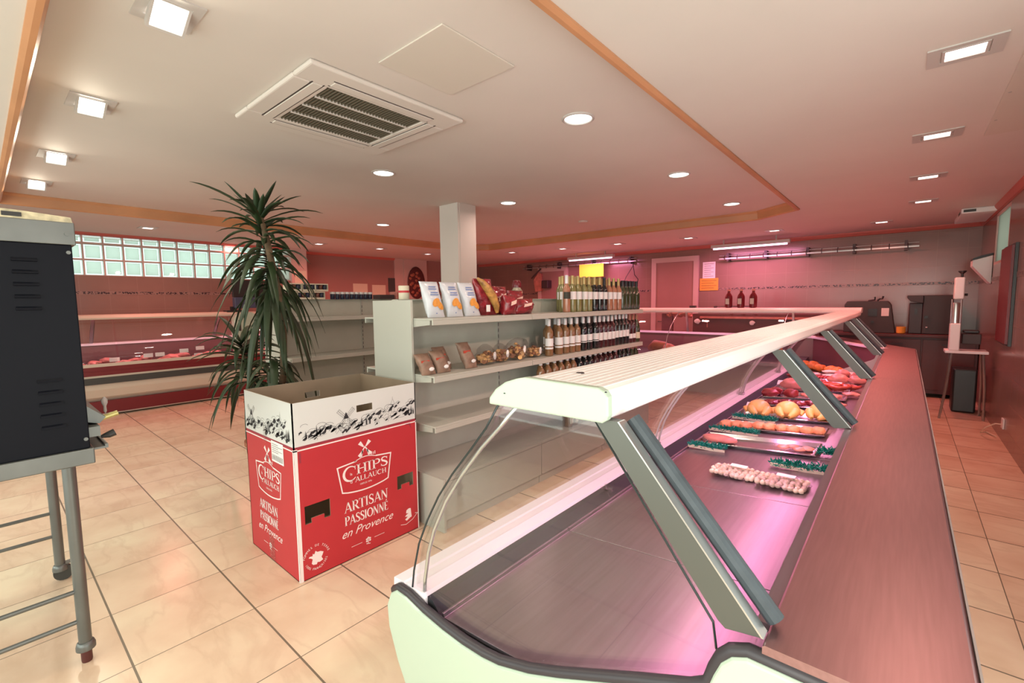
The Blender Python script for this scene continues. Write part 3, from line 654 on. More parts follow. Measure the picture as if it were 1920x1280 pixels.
# side glass at the near end
sg = [(x + .01, z) for x, z in gl] + [(-.50, 1.197), (-.245, .87), (-.24, .80)] + [(x, z + .01) for x, z in trim[::-1] if -1.15 < x < -.24]
MB().prism(sg, 'Y', Y0 + .006, Y0 + .012).build('side_glass', 'glass', case)
m = MB().tube([(-.500, Y0 + .004, 1.195), (-.245, Y0 + .004, .85), (-.238, Y0 + .004, .80)], .0025, 6); m.build('side_glass_seal', 'glassedge', case)
tg = MB(); q = Vector((-1.06, 1.93, .535))
for i in range(22):
    a = i * 2.4; tg.tube([q, q + Vector((.03 * math.cos(a), .03 * math.sin(a), .02 * math.sin(i)))], .003, 5)
tag(tg.build('plastic_tag', 'film'), 'small clear frilly plastic tag stuck on the grey gasket of the near counter', 'tag')

# ------------------------------------------------------------------ corner and back leg of the counter
leg = thing('corner_counter', 'back leg of the meat counter turning left in front of the door', 'display counter', (-2.5, 8, 0))
LX0 = -6.6
MB().prism([(7.95, 1.255), (7.96, 1.285), (7.99, 1.305), (8.03, 1.31), (8.27, 1.31), (8.28, 1.30), (8.28, 1.24), (7.96, 1.235)], 'X', LX0, -.457).build('canopy', 'canopy', leg)
MB().box(LX0, -1.25, 7.26, 7.42, .50, .54).build('front_ledge', 'ledge', leg)
MB().prism([(7.42, .52), (7.47, .48), (8.36, .55), (8.36, .40), (7.42, .40)], 'X', LX0, -1.1).build('deck', 'steel', leg)
MB().prism([(-1.1, 6.83), (-.13, 6.83), (-.13, 6.9), (-1.05, 8.34), (-1.1, 8.34)], 'Z', .40, .50).build('corner_deck', 'steel', leg)
# diagonal back wall with its bright nose, and the straight part
MB().prism([(-.15, 6.83), (-1.05, 8.36), (-.98, 8.40), (-.08, 6.87)], 'Z', .40, .84).build('corner_wall', 'alcove', leg)
MB().prism([(-.185, 6.80), (-1.08, 8.34), (-1.02, 8.37), (-.12, 6.84)], 'Z', .84, .865).build('corner_nose', 'ledge', leg)
MB().box(LX0, -1.0, 8.36, 8.40, .40, .84).build('inner_back_wall', 'alcove', leg)
MB().box(LX0, -1.02, 8.33, 8.37, .84, .875).build('worktop_nose', 'ledge', leg)
MB().prism([(LX0, 8.37), (-1.0, 8.37), (-.115, 6.86), (.115, 6.86), (.115, 6.95), (-.8, 8.62), (LX0, 8.62)], 'Z', .82, .86).build('worktop', 'worksteel', leg)
MB().box(LX0, -.75, 8.52, 8.58, 0, .82).box(LX0, -1.2, 7.32, 7.40, 0, .50).build('base_panel', 'cream2', leg)
gl2 = [(7.34, .54), (7.36, .66), (7.44, .84), (7.60, 1.02), (7.80, 1.16), (7.97, 1.24)]
for a, b in ((-6.5, -4.2), (-4.15, -2.75), (-2.7, -1.35)):
    auto_smooth(MB().sheet(gl2, 'X', a, b, .006).build('front_glass', 'glass', leg), 60)
for x in (-4.175, -2.98, -1.33):
    MB().tube([(x, y, z) for y, z in gl2], .006, 6).build('glass_rod', 'alu', leg, smooth=True)
    MB().prism([(8.24, 1.24), (8.27, 1.24), (8.37, .88), (8.33, .88)], 'X', x + .0, x + .03).build('strut', 'alu', leg)
area('counter_light', Vector((-3.6, 8.1, 1.195)) - leg.location, (0, 0, 0), 4.8, .04, 30, (1, .32, .58), leg, 170)

# ------------------------------------------------------------------ counter along the left wall
lc = thing('deli_counter', 'red and cream deli counter along the left wall under the glass blocks', 'display counter', (-8.4, 2, 0))
a, b = -.6, 5.0
MB().box(-8.06, -8.03, a, b, .66, .70).build('white_bumper', 'cream2', lc)
MB().box(-8.055, -8.03, a, b, .60, .66).build('red_stripe', 'red', lc)
MB().box(-8.05, -8.02, a, b, .545, .60).build('red_stripe', 'red', lc)
MB().box(-8.05, -8.015, a, b, .52, .545).build('white_bumper', 'cream2', lc)
MB().box(-8.05, -7.99, a, b, .435, .52).build('dark_bumper', 'darkgrey', lc)
MB().sheet([(-8.03, .44), (-8.03, .36), (-8.06, .26), (-8.12, .20), (-8.16, .20)], 'Y', a, b, .01).build('front_panel', 'cream2', lc)
MB().box(-8.5, -8.05, a, b, .03, .20).build('plinth', 'red', lc)
MB().box(-8.05, -8.045, a, b, .02, .035).build('plinth_strip', 'alu', lc)
MB().box(-8.8, -8.06, a, b, .55, .63).build('deck', 'steel', lc)
MB().box(-8.84, -8.80, a, b, .2, .90).build('inner_back_wall', 'alcove', lc)
MB().box(-8.96, -8.78, a, b, .90, .93).build('worktop', 'ledge', lc)
MB().prism([(-8.22, 1.28), (-8.21, 1.30), (-8.23, 1.335), (-8.27, 1.345), (-8.5, 1.345), (-8.52, 1.33), (-8.52, 1.28)], 'Y', a, b).build('canopy', 'cream2', lc)
for y in (1.02, 2.55, 4.2):
    MB().prism([(-8.45, 1.28), (-8.50, 1.28), (-8.79, .93), (-8.83, .93), (-8.83, .95)], 'Y', y, y + .04).build('strut', 'pinkmeat' if 0 else 'alu', lc)
gl3 = [(-8.06, .70), (-8.07, .80), (-8.12, 1.0), (-8.18, 1.15), (-8.24, 1.28)]
for p, q_ in ((-.5, 1.2), (1.22, 2.62), (2.64, 4.9)): auto_smooth(MB().sheet(gl3, 'Y', p, q_, .006).build('front_glass', 'glass', lc), 60)
MB().tube([(x, 2.63, z) for x, z in gl3], .006, 6).build('glass_rod', 'alu', lc, smooth=True)
area('counter_light', Vector((-8.35, 2.1, 1.235)) - lc.location, (0, 0, R_(90)), 4.8, .04, 26, (1, .36, .50), lc, 170)

# ================================================================== SHELVING GONDOLAS
def gondola(name, label, xb, xf, xbk, y0, y1, H, shelves, pitch, base, endpanel, first_up, back_z0=.3):
    g = thing(name, label, 'shelving unit', (xb, (y0 + y1) / 2, 0))
    n = max(1, round((y1 - y0) / pitch))
    p_ = (y1 - y0) / n
    for i in range(n):
        MB().box(xb - .012, xb + .012, y0 + i * p_ + .004, y0 + (i + 1) * p_ - .004, back_z0, H).build('back_panel', 'shelf_d', g)
    for i in range(n + 1):
        u = MB().box(xb - .02, xb + .0205, y0 + i * p_ - .012, y0 + i * p_ + .012, .1, H + .003)
        up = u.build('upright', 'shelf', g); s = MB(); z = .45
        while z < H - .05: s.box(xb + .0206, xb + .0215, y0 + i * p_ - .003, y0 + i * p_ + .003, z, z + .03); z += .05
        s.build('slots', 'slot', up)
    for z in shelves:
        for i in range(n):
            a, b = y0 + i * p_ + .002, y0 + (i + 1) * p_ - .002
            s = MB().box(xb + .022, xf, a, b, z - .012, z).box(xf - .012, xf, a, b, z - .042, z - .012).build('shelf', 'shelf', g, bevel=.002)
            MB().prism([(xb + .022, z - .075), (xb + .022, z - .012), (xf - .03, z - .012), (xf - .03, z - .04)], 'Y', a, a + .008).build('shelf_bracket', 'shelf', s)
        if xbk is not None:
            for i in range(n):
                a, b = y0 + i * p_ + .002, y0 + (i + 1) * p_ - .002
                MB().box(xbk, xb - .022, a, b, z - .012, z).box(xbk, xbk + .012, a, b, z - .042, z - .012).build('shelf', 'shelf', g, bevel=.002)
    MB().box(xb - .03, xb + .03, y0, y1, H, H + .006).build('top_cap', 'shelf', g)
    bz, bx, bb = base
    for i in range(n):
        a, b = y0 + i * p_ + .003, y0 + (i + 1) * p_ - .003
        MB().box(bb, bx, a, b, bz - .02, bz).build('base_shelf', 'shelf', g, bevel=.002)
        MB().box(bx - .02, bx - .004, a, b, .075, bz - .024).build('base_front', 'shelf', g)
        MB().box(bx - .04, bx - .03, a, b, 0, .07).build('kick_board', 'shelf', g)
    MB().box(bb, bx, y0 - .018, y0 - .001, 0, bz).build('base_end', 'shelf', g)
    if endpanel:
        x0, x1, za = endpanel
        MB().box(x0, x1, y0 - .022, y0 - .002, za, H).build('end_panel', 'shelf', g, bevel=.003)
        MB().lathe([(.012, 0), (.010, .002)], (0, 0, 0), 10).build('screw_cap', 'patch', g).location = Vector(((x0 + x1) / 2 + .02, y0 - .023, H - .17)) - g.location
    return g
GX, GF = -2.61, -2.225
g1 = gondola('shelf_gondola', 'near double-sided cream shelf gondola holding bags and wine bottles', GX, GF, -2.99, 1.84, 4.86, 1.47, [1.352, .988, .665], 1.0, (.345, -2.14, -3.02), (-2.845, -2.415, .925), None)
g2 = gondola('shelf_gondola', 'empty grey-looking shelf gondola behind the plant', -5.13, -4.75, None, 2.07, 5.2, 1.50, [1.315, .895], 1.04, (.33, -4.68, -5.15), None, None)
e2 = MB().box(-5.34, -4.92, 2.045, 2.066, .0, 1.50).build('end_panel', 'shelf', g2, bevel=.003)
vine = Art((-5.30, 2.044, 0), (1, 0, 0), (0, 0, 1))
for zc_ in (1.36, 1.22, 1.0, .8, .62):
    for k in range(7):
        a = k * .9 + zc_ * 5; u0, v0 = .10 + .04 * math.cos(a * 2), zc_ + .02 * k - .06
        vine.stroke([(.09, zc_ - .07 + .02 * k), (u0 - .02, v0), (u0 + .03 * math.cos(a), v0 + .03 * math.sin(a))], .006)
        vine.poly([(u0, v0), (u0 + .018, v0 + .006), (u0 + .034 * math.cos(a), v0 + .034 * math.sin(a)), (u0 + .004, v0 + .018)])
vine.build('vine_sticker', 'garnish', e2)

# ================================================================== CRISPS BOX
BX0, BX1, BY0, BY1, BH = -2.96, -2.33, 1.0, 1.77, .951
box = thing('cardboard_box', 'tall open red and white printed crisps display box standing on the tiles', 'cardboard box', ((BX0 + BX1) / 2, (BY0 + BY1) / 2, 0))
def holed(m, u0, u1, v0, v1, holes, put):
    us = sorted({u0, u1} | {h[0] for h in holes} | {h[1] for h in holes}); vs_ = sorted({v0, v1} | {h[2] for h in holes} | {h[3] for h in holes})
    for i in range(len(us) - 1):
        for j in range(len(vs_) - 1):
            cu, cv = (us[i] + us[i + 1]) / 2, (vs_[j] + vs_[j + 1]) / 2
            if any(h[0] < cu < h[1] and h[2] < cv < h[3] for h in holes): continue
            put(m, us[i], us[i + 1], vs_[j], vs_[j + 1])
LZ = .722
hol = [(1.04, 1.18, .325, .398), (1.04, 1.075, .30, .325), (1.145, 1.18, .30, .325), (1.615, 1.735, .325, .385), (1.615, 1.645, .30, .325), (1.705, 1.735, .30, .325)]
th = .006
def face(name, fixed, axis, u0, u1, holes, inward):
    # three skins: white top band, red lower part, brown inside
    def put(off0, off1):
        def f(m, a, b, c, d):
            if axis == 'x': m.box(fixed + off0, fixed + off1, a, b, c, d)
            else: m.box(a, b, fixed + off0, fixed + off1, c, d)
        return f
    s = inward
    core = MB(); holed(core, u0, u1, 0, BH, holes, put(.001 * s, th * s)); c = core.build(name, 'card_brown', box)
    r = MB(); holed(r, u0, u1, .0, LZ - .012, [h for h in holes if h[3] < LZ], put(0, .001 * s)); r.build('red_print', 'card_red', c)
    w_ = MB(); holed(w_, u0, u1, LZ, BH, [h for h in holes if h[2] > LZ], put(0, .001 * s)); w_.build('white_print', 'card_white', c)
    d_ = MB(); put(0, .001 * s)(d_, u0, u1, LZ - .012, LZ); d_.build('dark_line', 'darkred_ink', c)
    return c
fr = face('box_side', BX1, 'x', BY0, BY1, hol + [(1.36, 1.462, .838, .877)], -1)
lf = face('box_side', BY0, 'y', BX0, BX1, [], 1)
bk = face('box_side', BX0, 'x', BY0, BY1, [(1.36, 1.462, .838, .877)], 1)
rt = face('box_side', BY1, 'y', BX0, BX1, [], -1)
MB().box(BX0, BX1, BY0, BY1, .0, .004).build('box_base', 'card_brown', box)
MB().prism([(BX1 - .03, BY1 - .012), (BX1 - .012, BY1 - .012), (BX1 - .012, BY1 - .2), (BX1 - .015, BY1 - .2)], 'Z', .5, .94).build('inner_flap', 'card_brown', box)
def village(art, u0, u1, v0, seed, mill=None, church=None, slots=()):
    r = random.Random(seed)
    def ok(u, v): return not any(a - .015 < u < b + .015 and c - .012 < v < d + .015 for a, b, c, d in slots)
    n = int((u1 - u0) / .011)
    for i in range(n):                                         # hedges, bushes and roofs
        u = u0 + (u1 - u0) * (i + r.random()) / n; v = v0 + .014 + r.random() * .075 * (1 if mill is None else (.5 + .7 * abs(u - mill) / .3))
        if not ok(u, v): continue
        s = .008 + .012 * r.random()
        if u0 + .03 < u < u1 - .03: art.stroke(arc(u, v, s * 1.6, s, r.uniform(-20, 30), r.uniform(140, 230), 6), .0014)
        if r.random() < .7: art.poly([(min(u1, max(u0, u + s * 1.5 * r.uniform(.35, 1.1) * math.cos(R_(a)))), v - s * .4 + s * .8 * r.uniform(.3, 1.1) * math.sin(R_(a)) + s * .5 * math.cos(R_(a))) for a in range(0, 360, 36)])
        if r.random() < .3: art.stroke([(u - s, v - s), (u, v), (u + s * 1.3, v - s * .6), (u + s, v - s * 1.8)], .0013)
    for u in [u0 + (u1 - u0) * k for k in (.05, .13, .155, .49, .53, .56, .93, .96, .98)]:     # cypresses
        h = .035 + .03 * r.random()
        if not ok(u, v0 + .02 + h): h *= .5
        art.poly([(u - .004, v0 + .02), (u + .004, v0 + .02), (u + .0055, v0 + .02 + h * .4), (u + .0005, v0 + .02 + h), (u - .004, v0 + .02 + h * .5)])
        art.stroke([(u - .008, v0 + .02), (u - .007, v0 + .02 + h * .6), (u, v0 + .02 + h * 1.1)], .0012)
    for k in range(5):                                          # ground lines and slopes
        a = u0 + (u1 - u0) * r.random() * .8
        art.stroke([(a, v0 + .012), (a + .03, v0 + .018 + .006 * r.random()), (a + .07, v0 + .016), (a + .1, v0 + .024)], .0012)
        art.poly([(a, v0 + .012), (a + .035, v0 + .02), (a + .06, v0 + .032), (a + .03, v0 + .026)])
    if mill is not None:
        c = (mill, v0 + .085)
        art.poly([(c[0] - .016, c[1] - .004), (c[0] + .016, c[1] - .004), (c[0] + .005, c[1] + .024), (c[0], c[1] + .032), (c[0] - .005, c[1] + .024)])
        art.stroke([(c[0] - .018, c[1]), (c[0] - .024, c[1] - .055)], .0013).stroke([(c[0] + .018, c[1]), (c[0] + .024, c[1] - .055)], .0013)
        for a in (45, 135, 225, 315):
            d = Vector((math.cos(R_(a)), math.sin(R_(a)))); n_ = Vector((-d.y, d.x)); C = Vector(c)
            def Q(s_, t2): p = C + d * s_ + n_ * t2; return (p.x, p.y)
            art.stroke([Q(.014, .009), Q(.066, .011), Q(.066, -.011), Q(.014, -.009)], .0012, closed=True); art.stroke([Q(.0, 0), Q(.066, 0)], .0013)
            for k in range(1, 6): art.stroke([Q(.014 + k * .0095, .010), Q(.014 + k * .0095, -.010)], .0008)
    if church is not None:
        u = church; b = v0 + .06
        art.stroke([(u - .01, b), (u - .01, b + .05), (u - .013, b + .052), (u, b + .082), (u + .013, b + .052), (u + .01, b + .05), (u + .01, b)], .0012)
        art.poly([(u - .004, b + .03), (u + .004, b + .03), (u + .004, b + .045), (u - .004, b + .045)]); art.stroke([(u, b + .08), (u, b + .094)], .001)
def badge(art, uc, vc, w_, h_):
    # shield outline, open under the windmill
    L0 = [(-.05, .43), (-.5, .20 + .14), (-.42, -.42)]; 
    curve = [(-.42 + .84 * k / 10, -.42 - .09 * math.sin(math.pi * k / 10)) for k in range(11)]
    pts = [(-.16, .455), (-.5, .40)] + [(-.43, -.40)] + curve[1:-1] + [(.43, -.40), (.5, .40), (.2, .455)]
    art.stroke([(uc + p[0] * w_, vc + p[1] * h_) for p in pts], w_ * .022)
    # windmill
    c = (uc, vc + h_ * .80); s = w_ * .125
    for a in (48, 132, 228, 312):
        d = Vector((math.cos(R_(a)), math.sin(R_(a)))); n_ = Vector((-d.y, d.x)); C = Vector(c)
        if a < 180: art.poly([tuple(C + d * s * .25 + n_ * s * .08), tuple(C + d * s * 1.15 + n_ * s * .28), tuple(C + d * s * 1.15 - n_ * s * .28), tuple(C + d * s * .25 - n_ * s * .08)])
        else: art.poly([tuple(C + d * s * .4 + n_ * s * .1), tuple(C + d * s * 1.35 + n_ * s * .25), tuple(C + d * s * 1.35 - n_ * s * .22), tuple(C + d * s * .4 - n_ * s * .1)])
    art.stroke([(c[0] - s * .55, c[1] - s * 1.2), (c[0] - s * .35, c[1] - s * .3), (c[0], c[1] + s * .15), (c[0] + s * .35, c[1] - s * .3), (c[0] + s * .55, c[1] - s * 1.2)], s * .16)
    art.stroke([(c[0] - s * 1.6, c[1] - s * 1.5)] + [(c[0] - s * 1.6 + s * 3.2 * k / 6, c[1] - s * (1.5 - .35 * math.sin(math.pi * k / 6))) for k in range(1, 7)], s * .1)
    for k in (1.0, 1.25, 1.5): art.stroke([(c[0] + s * k, c[1] - s * 1.2), (c[0] + s * k, c[1] - s * (.9 - .3 * (k - 1)))], s * .1)
    # lettering
    ch = h_ * .30
    serif(art, 'C', uc - w_ * .285, vc - h_ * .12, ch * 1.6, w_ * .27, boldness=1.05)
    serif(art, 'HIPS', uc + w_ * .135, vc + h_ * .04, ch, w_ * .61, boldness=1.35)
    art.text('la', uc - w_ * .265, vc + h_ * .06, h_ * .12)
    art.text("d'", uc - w_ * .26, vc - h_ * .19, h_ * .17, align='CENTER')
    serif(art, 'ALLAUCH', uc + w_ * .10, vc - h_ * .19, h_ * .155, w_ * .60, boldness=1.3)
    art.text('· DEPUIS 1976 ·', uc, vc - h_ * .33, h_ * .075)
def lower(art, uc, w_, v1, hh):
    serif(art, 'ARTISAN', uc, v1, hh, w_, boldness=1.05)
    serif(art, 'PASSIONNÉ', uc, v1 - hh * 1.28, hh * .92, w_, boldness=1.05)
    art.text('en Provence', uc, v1 - hh * 2.45, hh * 1.15, shear=.45)
    v = v1 - hh * 3.6
    art.stroke([(uc - w_ * .38, v), (uc - w_ * .14, v)], .0025).stroke([(uc + w_ * .14, v), (uc + w_ * .38, v)], .0025)
    for a in (90, 30, 150, 210, 330): art.poly([(uc + .012 * math.cos(R_(a)) + .007 * math.cos(R_(k)), v + .012 * math.sin(R_(a)) + .006 * math.sin(R_(k))) for k in range(0, 360, 60)])
    art.stroke([(uc, v + .01), (uc - .002, v - .022)], .004); art.stroke([(uc - .014, v - .02), (uc + .012, v - .026)], .004)
# big face (looks towards +X): u = y, v = z
A = Art((BX1, 0, 0), (0, 1, 0), (0, 0, 1))
badge(A, 1.402, .475, .345, .185)
lower(A, 1.402, .285, .280, .058)
A.stroke([(BY0, LZ - .020), (BY1, LZ - .020)], .007)
A.poly([(BY0, 0), (BY0 + .018, 0), (BY0 + .018, LZ - .012), (BY0, LZ - .012)]); A.poly([(BY1 - .007, 0), (BY1, 0), (BY1, LZ - .012), (BY1 - .007, LZ - .012)])
sc_ = (1.09, .10)                                                   # stamp: outline of France in a ring of words
A.poly([(sc_[0] + x * .042, sc_[1] + y * .040) for x, y in ((-.1, 1), (.15, .75), (.55, .7), (.95, .45), (.8, .1), (.65, -.15), (.85, -.6), (.4, -.75), (.1, -.65), (0, -.9), (-.45, -.8), (-.65, -.55), (-.5, 0), (-.7, .2), (-1, .35), (-.9, .5), (-.5, .45), (-.45, .75), (-.3, .6), (-.2, .7))])
for word, a0, a1 in (('POMMES DE TERRE', 165, 15), ('100% FRANÇAISES', 200, 340)):
    for i, ch in enumerate(word):
        a = R_(a0 + (a1 - a0) * i / (len(word) - 1)); top = a0 > a1 
        A.text(ch, sc_[0] + .064 * math.cos(a), sc_[1] + .064 * math.sin(a), .017, rot=a - math.pi / 2 if top else a + math.pi / 2)
hen = (1.69, .115)                                                  # little bird-shaped region mark over a swoosh
A.poly([(hen[0] + x * .03, hen[1] + y * .038) for x, y in ((-.5, .9), (.1, 1.1), (.6, 1), (.7, .1), (.8, -.5), (.3, -.6), (-.5, -.9), (-.9, -.6), (-.2, -.25), (-.9, -.1), (-.5, .15), (0, .3), (-.6, .4))])
A.stroke([(hen[0] - .06, hen[1] - .045), (hen[0] - .02, hen[1] - .055), (hen[0] + .03, hen[1] - .04), (hen[0] + .07, hen[1] - .01), (hen[0] + .05, hen[1] - .005)], .003)
A.build('white_lettering', 'white_ink', fr)
A = Art((BX1, 0, 0), (0, 1, 0), (0, 0, 1)); village(A, 1.03, 1.765, .735, 3, mill=1.295, church=1.60, slots=[(1.36, 1.462, .838, .877)])
A.build('black_drawing', 'ink', fr); A = Art((BX1, 0, 0), (0, 1, 0), (0, 0, 1))
A.poly([(1.025, .635), (1.035, .635), (1.035, .69), (1.025, .69)]); A.build('lock_slot', 'darkred_ink', fr); A = Art((BX1, 0, 0), (0, 1, 0), (0, 0, 1))
A.poly([(1.69, .70), (1.725, .70), (1.732, .66), (1.716, .69), (1.69, .694)])
A.build('scuff_mark', 'darkred_ink', fr)
# narrow face (looks towards -Y): u = x, v = z
A = Art((0, BY0, 0), (1, 0, 0), (0, 0, 1))
badge(A, -2.665, .475, .335, .185); lower(A, -2.69, .245, .280, .055)
A.stroke([(BX0, LZ - .020), (BX1, LZ - .020)], .007); A.poly([(BX1 - .012, 0), (BX1, 0), (BX1, LZ - .012), (BX1 - .012, LZ - .012)])
A.build('white_lettering', 'white_ink', lf)
A = Art((0, BY0, 0), (1, 0, 0), (0, 0, 1)); village(A, BX0 + .02, BX1 - .03, .735, 11, mill=-2.86, church=-2.47); A.build('black_drawing', 'ink', lf)
A = Art((0, BY0 - .001, 0), (1, 0, 0), (0, 0, 1)); A.poly([(-2.60, .60), (-2.45, .60), (-2.45, .715), (-2.60, .715)]); tk = A.build('address_label', 'paper', lf)
A = Art((0, BY0 - .002, 0), (1, 0, 0), (0, 0, 1))
for i in range(22): A.poly([(-2.59 + i * .006, .61), (-2.59 + i * .006 + (.001 + .002 * (i % 3 == 0)), .61), (-2.59 + i * .006 + (.001 + .002 * (i % 3 == 0)), .64), (-2.59 + i * .006, .64)])
for i in range(5): A.stroke([(-2.59, .655 + i * .011), (-2.59 + (.13 if i % 2 else .08), .655 + i * .011)], .002)
A.build('label_print', 'ink', tk)
A = Art((0, BY0 - .0012, 0), (1, 0, 0), (0, 0, 1)); A.poly([(-2.70, .69), (-2.66, .69), (-2.66, .80), (-2.70, .80)]); A.build('sticky_tape', MT['film'], lf); A = Art((0, BY0 - .0012, 0), (1, 0, 0), (0, 0, 1)); A.poly([(-2.70, .0), (-2.63, .0), (-2.63, .14), (-2.70, .17)])
A.build('sticky_tape', MT['film'], lf)

# ================================================================== ROTISSERIE OVEN ON ITS STAND
ox1, ox0, oy0, oy1 = -2.47, -3.42, -.62, .262
ov = thing('rotisserie_oven', 'black and steel rotisserie oven at the left edge on a tubular stand', 'oven', (-2.95, -.2, 0))
MB().box(ox0, ox1, oy0, oy1, .885, 1.69).build('oven_body', 'black', ov, bevel=.004)
MB().box(ox0 - .006, ox1 + .006, oy0, oy1 + .012, 1.69, 1.775).build('steel_band', 'ovensteel', ov, bevel=.003)
MB().prism([(oy0, 1.775), (oy1 + .008, 1.775), (oy1 + .004, 1.795), (oy1 - .15, 1.806), (oy0, 1.81)], 'X', ox0, ox1).build('top_hood', 'hood', ov)
MB().box(ox1, ox1 + .003, .085, .135, 1.782, 1.797).build('hood_slot', 'slot', ov)
for yc, z0_, nm in ((.13, 1.44, 0), (.165, .985, 0)):
    m = MB()
    for i in range(5):
        z = z0_ + i * .045
        m.prism([(ox1 - .002, z), (ox1 + .010, z + .002), (ox1 + .008, z + .008), (ox1 - .002, z + .016)], 'Y', yc - .033, yc + .033)
    m.build('louvre_vent', 'black', ov)
for y, z in ((oy1 - .012, 1.66), (oy1 - .012, 1.73), (oy1 - .012, .925)): MB().tube([(ox1, y, z), (ox1 + .012, y, z)], .007, 10).build('screw', 'ovensteel', ov)
MB().box(ox0 - .02, ox1 + .015, oy0, oy1 + .01, .823, .885).build('base_rail', 'ovensteel', ov, bevel=.004)
for x in (ox1 - .022, ox0 + .06):
    for y in (.195, oy0 + .06):
        l = MB().tube([(x, y, .06), (x, y, .824)], .021, 18).build('leg', 'ovensteel', ov, smooth=False); auto_smooth(l, 50)
        auto_smooth(MB().lathe([(.0315, .055), (.0315, .072), (.027, .085), (.022, .088)], (x, y, 0), 16).build('leg_collar', 'ovensteel', l), 50)
        if x > -3: auto_smooth(MB().lathe([(.016, .0), (.018, .008), (.018, .056)], (x, y, 0), 14).build('rubber_foot', 'redbrown', l), 50)
        else:
            MB().tube([(x - .013, y + .01, .04), (x + .013, y + .01, .04)], .04, 18).build('castor_wheel', 'darkgrey', l)
            MB().box(x - .02, x + .02, y + .02, y + .10, .085, .09).build('brake_pedal', 'ovensteel', l)
    for z in (.305, .178) if x > -3 else (.372, .246):
        MB().tube([(x, oy0 + .06, z), (x, .18, z)], .0085, 10).build('rung', 'ovensteel', ov)
for z in (.22, .40): MB().tube([(ox0 + .06, oy0 + .06, z), (ox1 - .022, oy0 + .06, z)], .0085, 10).build('rung', 'ovensteel', ov)
dr = MB().box(ox0, ox1 - .005, oy1, oy1 + .055, .872, .880).box(ox0, ox1 - .005, oy1 + .045, oy1 + .055, .880, .888).build('drip_tray', 'ovensteel', ov)
MB().box(ox0, ox1 - .01, oy1, oy1 + .035, .925, .965).build('control_strip', 'ovensteel', ov)
MB().prism([(oy1, .98), (oy1 + .04, .966), (oy1 + .062, .99), (oy1 + .0, 1.05)], 'X', ox0 + .1, ox1 - .06).build('glass_door_edge', 'ovensteel', ov)
MB().tube([(ox1 - .05, oy1 + .04, .912), (ox1 - .05, oy1 + .065, .915), (ox1 - .05, oy1 + .085, .922)], [.006, .014, .015], 12).build('control_knob', 'blackp', ov)
br = MB().tube([(ox1 - .12, oy1 + .05, .975), (ox1 - .12, oy1 + .11, .99)], .011, 12).build('brass_valve', M('brass', (.55, .50, .20), .35, metal=.6), ov)
auto_smooth(MB().lathe([(.002, 0), (.006, .01), (.005, .03), (.011, .045), (.011, .06), (.004, .07)], (ox1 - .14, oy1 + .072, .992), 12).build('glass_bulb', 'perspex', ov), 50)

# ================================================================== TALL PLANT
plant = thing('potted_plant', 'tall green strap-leaved plant between the oven and the shelf gondolas', 'plant', (-3.98, 1.52, 0))
px_, py_ = -3.98, 1.52
auto_smooth(MB().lathe([(.13, 0), (.17, .30), (.185, .31), (.185, .345), (.165, .345), (.16, .30), (.01, .30)], (px_, py_, 0), 24).build('pot', 'pot', plant), 40)
MB().lathe([(.01, .285), (.158, .30), (.158, .31), (.01, .315)], (px_, py_, 0), 20).build('soil', 'soil', plant)
def P3(px, py, dy=0): return ony(px, py, py_ + dy)
canes = [[Vector((px_ + .02, py_, .3)), P3(532, 700), P3(531, 600), P3(520, 540), P3(500, 450), P3(487, 395)],
         [Vector((px_ - .04, py_ + .03, .3)), P3(478, 740, .03), P3(462, 680, .03), P3(452, 650, .03)],
         [Vector((px_ + .06, py_ - .03, .3)), P3(518, 730, -.04), P3(514, 690, -.04)]]
for c, r in zip(canes, (.026, .022, .018)): auto_smooth(MB().tube(c, [r] * (len(c) - 1) + [r * .5], 10).build('cane', 'cane', plant), 60)
def leaf(m, base, d, L_, w_, droop, up):
    side = d.cross(Vector((0, 0, 1))).normalized(); n = 7; pts = []
    for i in range(n + 1):
        s = i / n
        p = base + d * (L_ * s * (1 - .25 * droop * s)) + Vector((0, 0, 1)) * (L_ * (up * s - droop * s * s))
        p.z = min(p.z, ZC - .02)
        ww = w_ * (math.sin(math.pi * min(1, (s * .92 + .08))) ** .6) * (1 - .3 * s)
        pts.append((p - side * ww + Vector((0, 0, .25 * ww)), p - Vector((0, 0, .15 * ww)), p + side * ww + Vector((0, 0, .25 * ww))))
    vs_ = [q for t3 in pts for q in t3]; m.add(vs_, [(3 * i + j, 3 * i + j + 1, 3 * i + j + 4, 3 * i + j + 3) for i in range(n) for j in (0, 1)])
rl = random.Random(21)
def crown(c0, c1, n, L0, L1, upr, drr, name='leaves'):
    m = MB()
    for i in range(n):
        s = i / (n - 1); b = c0.lerp(c1, s); a = i * 2.399 + rl.uniform(-.3, .3); el = rl.uniform(*upr(s)); d = Vector((math.cos(a), math.sin(a), 0))
        leaf(m, b, d, rl.uniform(L0, L1), rl.uniform(.024, .034), rl.uniform(*drr(s)), el)
    o = m.build(name, 'leaf', plant, fixn=False, smooth=True); o['kind'] = 'stuff'
    so = o.modifiers.new('thick', 'SOLIDIFY'); so.thickness = .0015
crown(P3(514, 575), P3(487, 402), 96, .32, .54, lambda s: (-.5 + .8 * s, .1 + .9 * s), lambda s: (.95 - .6 * s, 1.6 - 1.3 * s))
crown(P3(487, 412), P3(486, 400), 9, .17, .25, lambda s: (.7, 1.5), lambda s: (.0, .2))
crown(P3(474, 720, .03), P3(450, 640, .03), 60, .34, .52, lambda s: (.0 + .3 * s, .5 + .7 * s), lambda s: (.7 - .4 * s, 1.3 - .6 * s))
crown(P3(518, 740, -.04), P3(514, 670, -.04), 28, .25, .38, lambda s: (-.1, .5), lambda s: (.6, 1.2))
